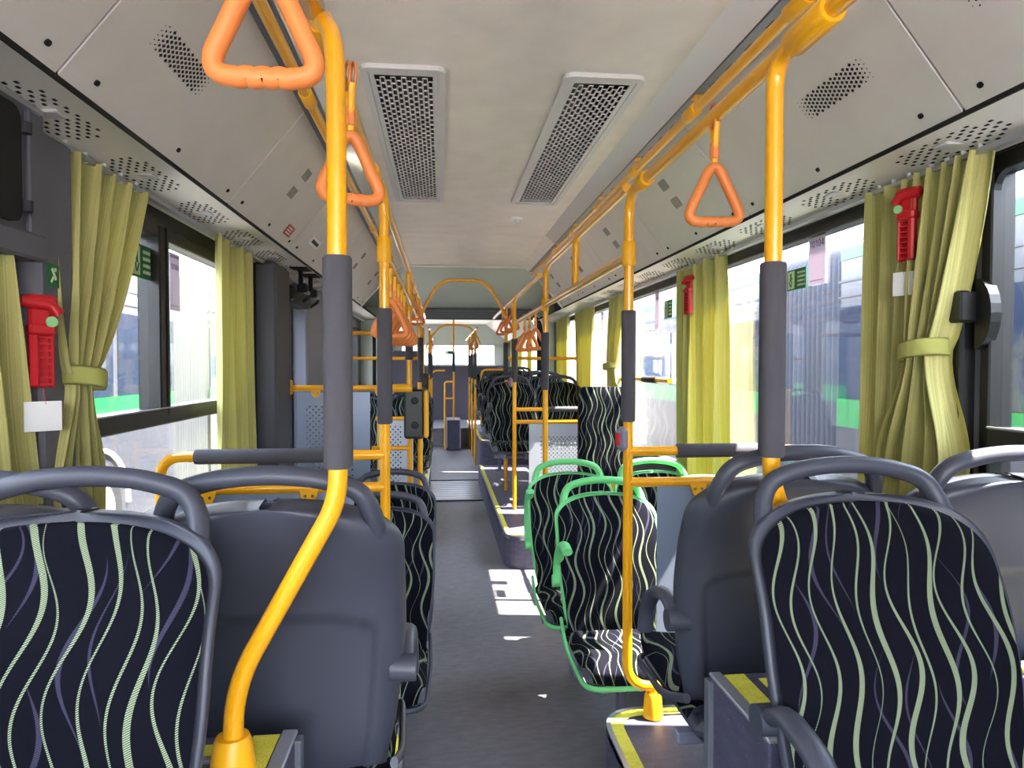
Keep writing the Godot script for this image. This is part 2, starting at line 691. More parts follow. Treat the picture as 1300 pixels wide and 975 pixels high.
func build_ceiling() -> void:
	var c := structure("ceiling", "light grey bus ceiling with two long grilles and sloping side panels")
	# centre panels
	var seams := [FRONT, -0.9, -5.22, -6.82]
	for k in 3:
		if k == 1:
			# the middle panel is cut out for the two grilles; the duct space above it is open to them
			var cut := new_st()
			for r in [[-0.58, 0.58, -0.903, -2.35], [-0.58, 0.58, -4.15, -5.217], [-0.58, -0.46, -2.35, -4.15], [-0.23, 0.23, -2.35, -4.15], [0.46, 0.58, -2.35, -4.15]]:
				bx(cut, Vector3((r[0] + r[1]) * 0.5, 2.506, (r[2] + r[3]) * 0.5), Vector3(r[1] - r[0], 0.012, r[2] - r[3]))
			obj(c, "centre_panel", cut, M.ceiling)
			continue
		box_obj(c, "centre_panel", Vector3(0, 2.506, (seams[k] + seams[k + 1]) * 0.5), Vector3(1.16, 0.012, seams[k] - seams[k + 1] - 0.006), M.ceiling, 0.002)
	# ring trim before the joint and the falling ceiling behind it
	var st := new_st()
	bx(st, Vector3(0, 2.49, -6.84), Vector3(1.3, 0.02, 0.05), 0.006)
	for s: float in [-1.0, 1.0]:
		var a := Vector3(s * 0.65, 2.485, -6.84)
		var b := Vector3(s * 1.01, 2.08, -6.84)
		var d := (b - a).normalized()
		bx(st, (a + b) * 0.5, Vector3((b - a).length(), 0.02, 0.05), 0.006, Basis(d, Vector3(0, 0, 1).cross(d), Vector3(0, 0, 1)))
	obj(c, "ring_trim", st, M.cove)
	st = new_st()
	var fall := atan2(2.5 - 2.24, 8.7 - 6.87)
	bx(st, Vector3(0, 2.375, (-6.87 + JOIN) * 0.5), Vector3(2.3, 0.012, 1.86), 0.0, Basis(Vector3.RIGHT, -fall))
	obj(c, "falling_panel", st, M.grey_green)
	for s: float in [-1.0, 1.0]:
		# glossy lamp cover, slotted track, side panels and cove
		var side := "left" if s < 0 else "right"
		st = new_st()
		var tail_strip := new_st()
		var p0 := Vector3(s * 0.575, 2.5, 0)
		var p1 := Vector3(s * 0.65, 2.44, 0)
		var d2 := (p1 - p0).normalized()
		var zc := (FRONT - 5.22) * 0.5
		bx(st, (p0 + p1) * 0.5 + Vector3(0, 0.004, zc), Vector3((p1 - p0).length(), 0.01, FRONT + 5.22), 0.002, Basis(d2, Vector3(0, 0, 1).cross(d2), Vector3(0, 0, 1)))
		obj(c, "gloss_strip", st, M.gloss_strip)
		bx(tail_strip, (p0 + p1) * 0.5 + Vector3(0, 0.004, -6.02), Vector3((p1 - p0).length(), 0.01, 1.59), 0.002, Basis(d2, Vector3(0, 0, 1).cross(d2), Vector3(0, 0, 1)))
		obj(c, "tail_strip", tail_strip, M.ceiling)
		st = new_st()
		bx(st, Vector3(s * 0.687, 2.445, (FRONT - 6.8) * 0.5), Vector3(0.072, 0.012, FRONT + 6.8), 0.002)
		var track := obj(c, "slotted_track", st, M.track)
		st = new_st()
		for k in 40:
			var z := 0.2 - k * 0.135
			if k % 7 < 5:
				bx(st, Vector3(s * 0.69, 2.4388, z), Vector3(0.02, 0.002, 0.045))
		var sl := obj(track, "slots", st, M.hole_mark)  # dark plates under the track, colour replaces shade of the slots
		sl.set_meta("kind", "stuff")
		var zz := [FRONT, 0.72, -0.39, -1.5, -2.62, -3.6, -4.7, -5.8, -6.82]
		for k in zz.size() - 1:
			var pn := slope_panel(c, "side_panel", s, zz[k], zz[k + 1], M.ceiling_panel)
			# latch screws along the lower edge
			st = new_st()
			for zf in [0.1, 0.52, 0.93]:
				var at := on_slope(s, 0.905, lerpf(zz[k], zz[k + 1], zf))
				bar(st, at + Vector3(-s * 0.004, -0.003, 0), at + Vector3(s * 0.004, 0.003, 0), 0.007, 10)
			obj(pn, "latch", st, M.hole_mark)
			# dark diamonds laid on the panel, painted as shade of air holes
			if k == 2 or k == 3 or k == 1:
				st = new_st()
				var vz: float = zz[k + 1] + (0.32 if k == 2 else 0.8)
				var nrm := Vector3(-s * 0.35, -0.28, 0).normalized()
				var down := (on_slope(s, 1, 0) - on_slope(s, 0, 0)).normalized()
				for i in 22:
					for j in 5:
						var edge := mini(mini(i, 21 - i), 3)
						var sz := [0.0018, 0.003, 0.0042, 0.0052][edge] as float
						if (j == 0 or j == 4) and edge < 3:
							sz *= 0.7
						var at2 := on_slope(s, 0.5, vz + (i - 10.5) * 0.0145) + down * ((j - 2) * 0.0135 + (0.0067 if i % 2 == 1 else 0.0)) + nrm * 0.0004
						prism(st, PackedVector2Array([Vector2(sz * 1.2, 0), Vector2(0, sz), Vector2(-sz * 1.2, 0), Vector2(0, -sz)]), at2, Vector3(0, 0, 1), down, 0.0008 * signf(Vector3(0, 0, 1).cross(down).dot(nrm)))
				var h := obj(pn, "air_hole_shade", st, M.hole_mark)
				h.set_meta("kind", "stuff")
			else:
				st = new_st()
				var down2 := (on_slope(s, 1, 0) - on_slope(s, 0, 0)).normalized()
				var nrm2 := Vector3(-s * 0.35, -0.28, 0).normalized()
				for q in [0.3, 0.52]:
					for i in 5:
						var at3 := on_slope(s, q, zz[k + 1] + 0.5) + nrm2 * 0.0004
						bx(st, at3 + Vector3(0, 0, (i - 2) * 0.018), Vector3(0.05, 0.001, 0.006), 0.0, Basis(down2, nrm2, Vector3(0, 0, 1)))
				var g := obj(pn, "air_slit_shade", st, M.hole_mark)  # dark bars on the panel stand for shade inside slits
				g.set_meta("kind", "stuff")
		# cove along the top of the windows
		st = new_st()
		var cv := func(u: float, v: float) -> Vector3:
			var z2: float = lerpf(FRONT, JOIN, v)
			return Vector3(s * lerpf(1.004, W, u), 2.088 + 0.006 * sin(u * PI) - 0.03 * u * u, z2)
		grid(st, cv, 8, 2, 1, 1, s < 0)
		var cove := obj(c, "cove", st, M.cove)
		st = new_st()
		bx(st, Vector3(s * 1.0, 2.094, (FRONT + JOIN) * 0.5), Vector3(0.006, 0.02, FRONT - JOIN))
		obj(cove, "dark_joint", st, M.black_matt)  # black strip along the joint of side panel and cove
		st = new_st()
		var dial := new_st()
		for k in 14:
			var z3 := 0.9 - k * 0.52
			for i in 15:
				for j in 5:
					if absi(i - 7) + absi(j - 2) * 2 > 9 or (absi(i - 7) < 2 and absi(j - 2) < 2):
						continue
					var u2 := 0.3 + j * 0.11 + (0.0 if i % 2 == 0 else 0.05)
					var x3 := lerpf(1.004, W, u2)
					bx(st, Vector3(s * x3, 2.0872 + 0.006 * sin(u2 * PI) - 0.03 * u2 * u2, z3 + (i - 7) * 0.024), Vector3(0.007, 0.002, 0.011))
			bx(dial, Vector3(s * 1.115, 2.0835, z3), Vector3(0.05, 0.008, 0.05), 0.003)
		var ho := obj(cove, "air_hole_shade", st, M.hole_mark)  # dark plates on the cove, coloured like shade within perforations
		ho.set_meta("kind", "stuff")
		obj(cove, "nozzle", dial, M.vent_white)
		# curtain track
		st = new_st()
		bx(st, Vector3(s * 1.17, 2.055, (FRONT + JOIN) * 0.5), Vector3(0.022, 0.014, FRONT - JOIN))
		obj(c, "curtain_track", st, M.alu)
	for s: float in [-1.0, 1.0]:
		air_grille(s)
	var sm := thing("smoke_detector", "small round white detector on the centre ceiling panel", "detector", Vector3(0.284, 2.5, -4.63))
	st = new_st()
	tube(st, PackedVector3Array([Vector3(0, 0, 0), Vector3(0, -0.012, 0), Vector3(0, -0.013, 0)]), 0.045, 20)
	obj(sm, "base", st, M.white)
	st = new_st()
	tube(st, PackedVector3Array([Vector3(0.012, -0.012, 0), Vector3(0.012, -0.03, 0), Vector3(0.012, -0.036, 0)]), 0.024, 16, false, -1.0, Vector3.ZERO, PackedFloat32Array([1, 0.95, 0.6]))
	obj(sm, "sensor", st, M.vent_white)

func air_grille(s: float) -> void:
	var side := "left" if s < 0 else "right"
	var t := thing("air_grille", "long white ceiling grille with black slots " + ("beside the row of crowded hand straps" if s < 0 else "beside the small ceiling detector"), "vent", Vector3(s * 0.345, 2.5, -3.25), "ceiling air grilles")
	var st := new_st()
	frame_ring(st, round_rect(0.285, 1.86, 0.035), round_rect(0.235, 1.80, 0.012), Vector3(0, -0.016, 0), Vector3.RIGHT, Vector3(0, 0, 1), -0.016)
	obj(t, "frame", st, M.vent_white)
	st = new_st()
	frame_ring(st, round_rect(0.232, 1.797, 0.01), round_rect(0.2, 1.74, 0.004), Vector3(0, -0.013, 0), Vector3.RIGHT, Vector3(0, 0, 1), -0.006)
	obj(t, "hinged_rim", st, M.vent_white)
	st = new_st()
	perforated(st, Vector3(0.1 - 0.0, -0.012, -0.87), Vector3.LEFT, Vector3(0, 0, 1), 11, 32, 0.2 / 11, 1.70 / 32, 0.0122, 0.0455, true)
	obj(t, "grille", st, M.vent_white)

func pane_window(called: String, s: float, z0: float, z1: float, bar_y: float, mull: float, label: String) -> void:
	var w := structure(called, label)
	var x := s * (W + 0.03)
	var st := new_st()
	var fz := 0.035
	var HEAD := head(s)
	bx(st, Vector3(x, HEAD - 0.02, (z0 + z1) * 0.5), Vector3(0.07, 0.045, z0 - z1), 0.004)
	bx(st, Vector3(x, SILL + 0.02, (z0 + z1) * 0.5), Vector3(0.07, 0.045, z0 - z1), 0.004)
	for z in [z0 - fz * 0.5, z1 + fz * 0.5]:
		bx(st, Vector3(x, (HEAD + SILL) * 0.5, z), Vector3(0.07, HEAD - SILL, fz), 0.004)
	# rounded upper corners
	for k in [[z0 - fz, -1.0], [z1 + fz, 1.0]]:
		var poly := PackedVector2Array([Vector2(0, 0)])
		for i in 6:
			var a := PI * 0.5 * i / 5.0
			poly.append(Vector2(k[1] * 0.05 * (1 - sin(a)), -0.05 * (1 - cos(a))))
		prism(st, poly, Vector3(x - 0.01, HEAD - 0.04, k[0]), Vector3(0, 0, 1), Vector3.UP, 0.02)
	obj(w, "frame", st, M.black)
	if bar_y > 0.0:
		st = new_st()
		bx(st, Vector3(x, bar_y, (z0 + z1) * 0.5), Vector3(0.085, 0.06, z0 - z1 - 0.07), 0.006)
		obj(w, "cross_bar", st, M.black)
		st = new_st()
		bx(st, Vector3(x - s * 0.043, bar_y + 0.03, (z0 + z1) * 0.5), Vector3(0.006, 0.005, z0 - z1 - 0.08))
		obj(w, "seal", st, M.alu)
		if mull != 0.0:
			st = new_st()
			bx(st, Vector3(x, (bar_y + HEAD) * 0.5, mull), Vector3(0.08, HEAD - bar_y, 0.05), 0.005)
			bx(st, Vector3(x - s * 0.02, (bar_y + HEAD) * 0.5, mull - 0.035), Vector3(0.05, HEAD - bar_y, 0.02), 0.003)
			obj(w, "mullion", st, M.black)
		box_obj(w, "pane", Vector3(x, (bar_y + HEAD) * 0.5, (z0 + z1) * 0.5), Vector3(0.006, HEAD - bar_y - 0.03, z0 - z1 - 0.03), M.glass)
		box_obj(w, "pane", Vector3(x, (bar_y + SILL) * 0.5, (z0 + z1) * 0.5), Vector3(0.006, bar_y - SILL - 0.03, z0 - z1 - 0.03), M.glass)
	else:
		box_obj(w, "pane", Vector3(x, (SILL + HEAD) * 0.5, (z0 + z1) * 0.5), Vector3(0.006, HEAD - SILL - 0.03, z0 - z1 - 0.03), M.glass)

func build_windows() -> void:
	var n := 1
	for o in open_left:
		var near: bool = o[0] == -2.03
		pane_window("window_%d" % n, -1.0, o[0], o[1], 1.32 if o[0] > -5.0 else 0.0, -2.58 if near else 0.0, "black framed left window with a middle mullion and a lower pane" if near else "")
		n += 1
	for o in open_right:
		var near2: bool = o[0] == -1.12
		pane_window("window_%d" % n, 1.0, o[0], o[1], 1.31 if o[0] >= -1.2 else 0.0, 0.0, "black framed right window with a cross bar and a lock" if near2 else "")
		n += 1
	# passenger doors in the left wall
	var k := 1
	for d in doors_left:
		var t := structure("door_%d" % k, "narrow glazed folding bus door with black frame" if k == 1 else "")
		var zc: float = (d[0] + d[1]) * 0.5
		var single: bool = d[0] - d[1] < 0.8
		var wd: float = (d[0] - d[1]) * (1.0 if single else 0.5)
		for q in ([zc] if single else [d[0] - wd * 0.5, d[1] + wd * 0.5]):
			var leaf := Node3D.new()
			leaf.name = "door_leaf"
			t.add_child(leaf, true)
			var st := new_st()
			frame_ring(st, round_rect(wd - 0.02, 1.98, 0.03), round_rect(wd - 0.16, 1.8, 0.05), Vector3(-W - 0.05, 1.0, q), Vector3(0, 0, 1), Vector3.UP, 0.04)
			obj(leaf, "leaf_frame", st, M.black)
			box_obj(leaf, "pane", Vector3(-W - 0.03, 1.0, q), Vector3(0.006, 1.82, wd - 0.14), M.glass)
		box_obj(t, "sill", Vector3(-W - 0.03, -0.03, zc), Vector3(0.1, 0.04, d[0] - d[1]), M.alu)
		k += 1

# ---------------------------------------------------------------- floor and platforms
func platform(called: String, label: String, outline: Array, y: float, rim: bool, m: Material) -> Node3D:
	# raised floor with a rounded edge; outline in (x, z), open sides against walls
	var t := thing(called, label, "platform")
	var poly := PackedVector2Array()
	for p in outline:
		poly.append(p)
	var st := new_st()
	prism(st, poly, Vector3(0, 0, 0), Vector3.RIGHT, Vector3(0, 0, 1), -(y - 0.004))
	obj(t, "body", st, m)
	return t

func rim_strip(t: Node3D, pts: Array, y: float, rad: float, wide: float, edge: Material) -> void:
	# yellow band and bright edging that follow the platform edge
	var v := []
	for p in pts:
		v.append(Vector3(p.x, 0, p.y))
	var path := fillet(v, rad, 8)
	for k in 2:
		var st := new_st()
		flat(st)
		var w0 := 0.0 if k == 1 else 0.016
		var w1 := 0.016 if k == 1 else wide
		var yy := y + (0.004 if k == 1 else 0.002)
		for i in path.size() - 1:
			var d := (path[i + 1] - path[i])
			if d.length() < 1e-5:
				continue
			var nn := func(j: int) -> Vector3:
				var e := path[mini(j + 1, path.size() - 1)] - path[maxi(j - 1, 0)]
				return Vector3(-e.z, 0, e.x).normalized()
			var a0: Vector3 = path[i] + nn.call(i) * w0
			var a1: Vector3 = path[i + 1] + nn.call(i + 1) * w0
			var b0: Vector3 = path[i] + nn.call(i) * w1
			var b1: Vector3 = path[i + 1] + nn.call(i + 1) * w1
			var up := Vector3(0, yy, 0)
			face(st, [a0 + up, a1 + up, b1 + up, b0 + up], a0 - Vector3(0, 1, 0))
			if k == 1:
				var dn := Vector3(0, yy - 0.03, 0)
				face(st, [a0 + up, a1 + up, a1 + dn, a0 + dn], (b0 + b1) * 0.5 + up)
		obj(t, "edging" if k == 1 else "yellow_band", st, M.alu if k == 1 else edge)

func corner_poly(pts: Array, rad: float) -> Array:
	var v := []
	for p in pts:
		v.append(Vector3(p.x, 0, p.y))
	var out := []
	for q in fillet(v, rad, 8):
		out.append(Vector2(q.x, q.z))
	return out

func build_floor() -> void:
	var f := structure("floor", "dark grey vinyl bus floor")
	var st := new_st()
	bx(st, Vector3(0, -0.05, (FRONT - 7.6) * 0.5), Vector3(2.5, 0.1, FRONT + 7.6))
	bx(st, Vector3(0, -0.05, (-9.0 + TAIL) * 0.5), Vector3(2.5, 0.1, -9.0 - TAIL))
	obj(f, "vinyl", st, M.floor)
	# bridge plate of the turning joint: ribs across a steel plate
	var plate := Node3D.new()
	plate.name = "joint_plate"
	f.add_child(plate, true)
	plate.set_meta("label", "ribbed steel plate across the aisle floor at the turning joint")
	box_obj(plate, "plate", Vector3(0, -0.02, -8.3), Vector3(2.4, 0.04, 1.39), M.steel_plate)
	for k in 14:
		box_obj(plate, "rib", Vector3(-0.03, 0.002, -7.72 - k * 0.088), Vector3(1.0, 0.006, 0.03), M.steel_plate, 0.002)
	for z in [-7.62, -8.99]:
		box_obj(plate, "edge_strip", Vector3(-0.03, 0.004, z), Vector3(1.1, 0.012, 0.04), M.rubber, 0.003)
	# front platforms under the near seats
	for s: float in [-1.0, 1.0]:
		var side := "left" if s < 0 else "right"
		var e := [Vector2(s * 0.345, 0.6), Vector2(s * 0.345, -2.42), Vector2(s * (W - 0.008), -2.42)]
		var t := platform("seat_platform", "low vinyl platform with yellow rim under the grey seats " + ("by the cabinet" if s < 0 else "facing the green seats"), corner_poly(e, 0.16) + [Vector2(s * (W - 0.008), 0.6)], 0.25, true, M.platform)
		rim_strip(t, e if s > 0 else [e[2], e[1], e[0]], 0.25, 0.16, 0.06, M.yellow_edge)
		# wheel box between the back-to-back seats
		var xi := 0.35 if s > 0 else -0.475
		var zf := -1.40 if s > 0 else -1.235
		var zn := -1.13 if s > 0 else -1.03
		var xw := s * (W - 0.008)
		var yt := 0.84 if s > 0 else 0.85
		var wb := thing("wheel_box", "dark vinyl wheel box with yellow edges between the back-to-back seats " + ("under the leaning yellow pole" if s < 0 else "beside the curved armrest"), "wheel box")
		box_obj(wb, "body", Vector3((xi + xw) * 0.5, (0.25 + yt) * 0.5, (zf + zn) * 0.5), Vector3(absf(xw - xi), yt - 0.25, zn - zf), M.platform, 0.004)
		box_obj(wb, "yellow_band", Vector3(xi + s * 0.05, yt + 0.001, (zf + zn) * 0.5), Vector3(0.045, 0.004, zn - zf - 0.02), M.yellow_edge)
		box_obj(wb, "yellow_band", Vector3((xi + xw + s * 0.09) * 0.5, yt + 0.001, zf + 0.05), Vector3(absf(xw - xi) - 0.1, 0.004, 0.035), M.yellow_edge)
		box_obj(wb, "edging", Vector3(xi + s * 0.012, yt + 0.002, (zf + zn) * 0.5), Vector3(0.026, 0.008, zn - zf), M.alu, 0.002)
		box_obj(wb, "edging", Vector3((xi + xw + s * 0.09) * 0.5, yt + 0.002, zf + 0.08), Vector3(absf(xw - xi) - 0.1, 0.007, 0.014), M.alu, 0.002)
		st = new_st()
		bx(st, Vector3(xi - s * 0.004, (yt + 0.25) * 0.5, zf + 0.012), Vector3(0.014, yt - 0.26, 0.026), 0.002)
		obj(wb, "corner_trim", st, M.track)
		# round hump at the foot of the wheel box
		st = new_st()
		var hump := func(u: float, v: float) -> Vector3:
			var a := PI * u
			return Vector3(xi + s * (0.0 + v * 0.3), 0.25 + 0.17 * sin(a), zf - 0.12 + 0.2 * cos(a))
		grid(st, hump, 14, 2, 1, 1, s < 0)
		var hp := obj(wb, "hump", st, M.shell_grey)
		st = new_st()
		flat(st)
		for i in 14:
			var a0 := PI * i / 14.0
			var a1 := PI * (i + 1) / 14.0
			face(st, [Vector3(xi, 0.25, zf - 0.12), Vector3(xi, 0.25 + 0.165 * sin(a0), zf - 0.12 + 0.19 * cos(a0)), Vector3(xi, 0.25 + 0.165 * sin(a1), zf - 0.12 + 0.19 * cos(a1))], Vector3(xi + s, 0.3, zf))
		obj(hp, "cheek", st, M.platform)
	# rear platforms before the joint
	var er := [Vector2(0.245, JOIN), Vector2(0.245, -4.98), Vector2(W - 0.008, -4.98)]
	var tr := platform("seat_platform", "tall vinyl platform with rounded corner under the seats by the wheelchair bay", [Vector2(W - 0.008, JOIN)] + corner_poly(er, 0.2), 0.24, true, M.platform)
	rim_strip(tr, [er[2], er[1], er[0]], 0.24, 0.2, 0.05, M.yellow_edge)
	var el := [Vector2(-0.36, JOIN), Vector2(-0.36, -5.7), Vector2(0.008 - W, -5.7)]
	var tl := platform("seat_platform", "vinyl platform behind the card reader under the left rear seats", [Vector2(0.008 - W, JOIN)] + corner_poly(el, 0.12), 0.24, true, M.platform)
	rim_strip(tl, el, 0.24, 0.12, 0.05, M.yellow_edge)


# ---------------------------------------------------------------- turning joint and tail section
func portal(parent: Node, z: float, hw: float, top: float, m: Material, called: String) -> void:
	# wall across the bus with a wide rounded opening
	var outer := PackedVector2Array()
	var inner := PackedVector2Array()
	var r := 0.26
	var base := [Vector2(hw, -0.02), Vector2(hw, top - r)]
	for p in base:
		inner.append(p)
	for i in range(1, 9):
		var a := PI * 0.5 * i / 8.0
		inner.append(Vector2(hw - r + cos(a) * r, top - r + sin(a) * r))
	var half := inner.size()
	for i in range(half - 1, -1, -1):
		inner.append(Vector2(-inner[i].x, inner[i].y))
	for p in inner:
		var q := p
		if absf(p.x) > hw - r * 0.5 and p.y < top - r * 0.4:
			q = Vector2(signf(p.x) * 1.27, p.y)
		else:
			q = Vector2(p.x * 1.27 / (hw - r * 0.5), 2.64)
		outer.append(Vector2(clampf(q.x, -1.27, 1.27), q.y))
	var st := new_st()
	flat(st)
	var th := Vector3(0, 0, -0.05)
	for k in inner.size() - 1:
		var i0 := Vector3(inner[k].x, inner[k].y, z)
		var i1 := Vector3(inner[k + 1].x, inner[k + 1].y, z)
		var o0 := Vector3(outer[k].x, outer[k].y, z)
		var o1 := Vector3(outer[k + 1].x, outer[k + 1].y, z)
		var mid := (i0 + i1 + o0 + o1) * 0.25 + th * 0.5
		face(st, [i0, i1, o1, o0], mid)
		face(st, [i0 + th, i1 + th, o1 + th, o0 + th], mid)
		face(st, [i0, i1, i1 + th, i0 + th], mid)
	obj(parent, called, st, m)

func build_joint_and_tail() -> void:
	var j := structure("wall_joint", "pale portal wall with rounded opening at the turning joint")
	portal(j, JOIN, 1.08, 2.22, M.grey_green, "front_portal")
	portal(j, JOIN2, 1.1, 2.24, M.grey_green, "rear_portal")
	# folded bellows
	var bl := Node3D.new()
	bl.name = "joint_bellows"
	j.add_child(bl, true)
	bl.set_meta("label", "black folded bellows lining the turning joint")
	for k in 11:
		var z := JOIN - 0.09 - k * 0.072
		var out := 0.06 if k % 2 == 0 else 0.0
		var pts := fillet([Vector3(1.14 + out, -0.05, z), Vector3(1.14 + out, 2.3 + out, z), Vector3(-1.14 - out, 2.3 + out, z), Vector3(-1.14 - out, -0.05, z)], 0.3, 8)
		var st := new_st()
		tube(st, pts, 0.05, 8, false, 0.04)
		obj(bl, "fold", st, M.black_matt)
	var beam := thing("header_beam", "dark grey header beam spanning the joint under the ceiling", "beam")
	box_obj(beam, "beam", Vector3(0, 2.16, JOIN - 0.02), Vector3(1.9, 0.14, 0.1), M.pillar, 0.01)
	for k in 3:
		box_obj(beam, "groove_strip", Vector3(0, 2.125 + k * 0.034, JOIN + 0.032), Vector3(1.88, 0.008, 0.006), M.track)
	# tail section ceiling
	var c := structure("ceiling_tail")
	var st2 := new_st()
	bx(st2, Vector3(0, 2.42, (JOIN2 + TAIL) * 0.5), Vector3(1.5, 0.02, JOIN2 - TAIL))
	obj(c, "centre_panel", st2, M.cove)
	for s: float in [-1.0, 1.0]:
		st2 = new_st()
		var a := Vector3(s * 0.75, 2.42, 0)
		var b := Vector3(s * W, 2.05, 0)
		var d := (b - a).normalized()
		bx(st2, (a + b) * 0.5 + Vector3(0, 0, (JOIN2 + TAIL) * 0.5), Vector3((b - a).length(), 0.02, JOIN2 - TAIL), 0.0, Basis(d, Vector3(0, 0, 1).cross(d), Vector3(0, 0, 1)))
		obj(c, "side_panel", st2, M.ceiling_panel)
	# raised rear deck with a step, engine box and side platforms
	var deck := platform("rear_deck", "raised dark deck at the rear of the bus with pale nosing", [Vector2(-1.2, -12.9), Vector2(1.2, -12.9), Vector2(1.2, TAIL + 0.01), Vector2(-1.2, TAIL + 0.01)], 0.34, false, M.floor)
	box_obj(deck, "nosing", Vector3(-0.1, 0.34, -12.89), Vector3(0.9, 0.025, 0.03), M.alu, 0.004)
	var step := thing("pole_step", "small dark step box with pale edges around the centre pole", "step")
	box_obj(step, "box", Vector3(-0.01, 0.28, -12.5), Vector3(0.26, 0.54, 0.6), M.platform, 0.01)
	for xx in [-0.13, 0.11]:
		box_obj(step, "edging", Vector3(xx, 0.3, -12.195), Vector3(0.02, 0.5, 0.012), M.alu)
	box_obj(step, "edging", Vector3(-0.01, 0.55, -12.195), Vector3(0.26, 0.02, 0.014), M.alu)
	var e2 := [Vector2(0.33, -12.85), Vector2(0.33, -9.85), Vector2(W - 0.008, -9.85)]
	var p2 := platform("seat_platform", "vinyl platform with pale rim under the right seats behind the joint", [Vector2(W - 0.008, -12.85)] + corner_poly(e2, 0.2), 0.42, true, M.platform)
	rim_strip(p2, [e2[2], e2[1], e2[0]], 0.42, 0.2, 0.05, M.yellow_edge)
	# sloping grey cover at the left rear
	var cov := thing("engine_cover", "tall dark sloping cover beside the rear stairs", "cover")
	st2 = new_st()
	prism(st2, PackedVector2Array([Vector2(-1.2, 0.0), Vector2(-0.45, 0.0), Vector2(-0.45, 0.9), Vector2(-0.62, 1.45), Vector2(-1.2, 1.45)]), Vector3(0, 0.345, -13.2), Vector3.RIGHT, Vector3.UP, 0.06)
	obj(cov, "panel", st2, M.dark_wall)

# ---------------------------------------------------------------- yellow handrails
const TR := 0.0172

func ring_clamp(t: Node3D, a: Vector3, b: Vector3, r := 0.024) -> void:
	var st := new_st()
	pad(st, a, b, r, 18)
	obj(t, "clamp", st, M.yellow_plain)

func pole(label: String, pts: Array, rad: float, sleeves: Array, clamps: Array, r := TR, called := "grab_pole") -> Node3D:
	var t := thing(called, label, "pole", pts[pts.size() - 1], "yellow grab poles")
	var o: Vector3 = t.position
	var p := []
	for q in pts:
		p.append(q - o)
	var st := new_st()
	tube(st, fillet(p, rad, 8), r, 18)
	obj(t, "tube", st, M.yellow_tube)
	for s in sleeves:
		st = new_st()
		pad(st, s[0] - o, s[1] - o, r * 1.48, 22)
		obj(t, "foam_sleeve", st, M.foam)
	for c in clamps:
		ring_clamp(t, c[0] - o, c[1] - o, r * 1.4)
	return t

func foot(t: Node3D, at: Vector3, top: float) -> void:
	# conical foot flange
	var st := new_st()
	tube(st, PackedVector3Array([at, at + Vector3(0, top - 0.012, 0), at + Vector3(0, top, 0)]), 0.036, 22, false, -1.0, Vector3.ZERO, PackedFloat32Array([1.0, 0.84, 0.7]))
	obj(t, "foot", st, M.yellow_plain)

func v3(x: float, y: float, z: float) -> Vector3:
	return Vector3(x, y, z)

func rail(label: String, pts: Array, rad: float, sleeves: Array, r := TR) -> Node3D:
	var t := thing("grab_rail", label, "handrail", pts[0], "yellow grab rails")
	var o: Vector3 = t.position
	var p := []
	for q in pts:
		p.append(q - o)
	var st := new_st()
	tube(st, fillet(p, rad, 8), r, 18)
	obj(t, "tube", st, M.yellow_tube)
	for s in sleeves:
		st = new_st()
		pad(st, s[0] - o, s[1] - o, r * 1.42, 20)
		obj(t, "foam_sleeve", st, M.foam)
	return t

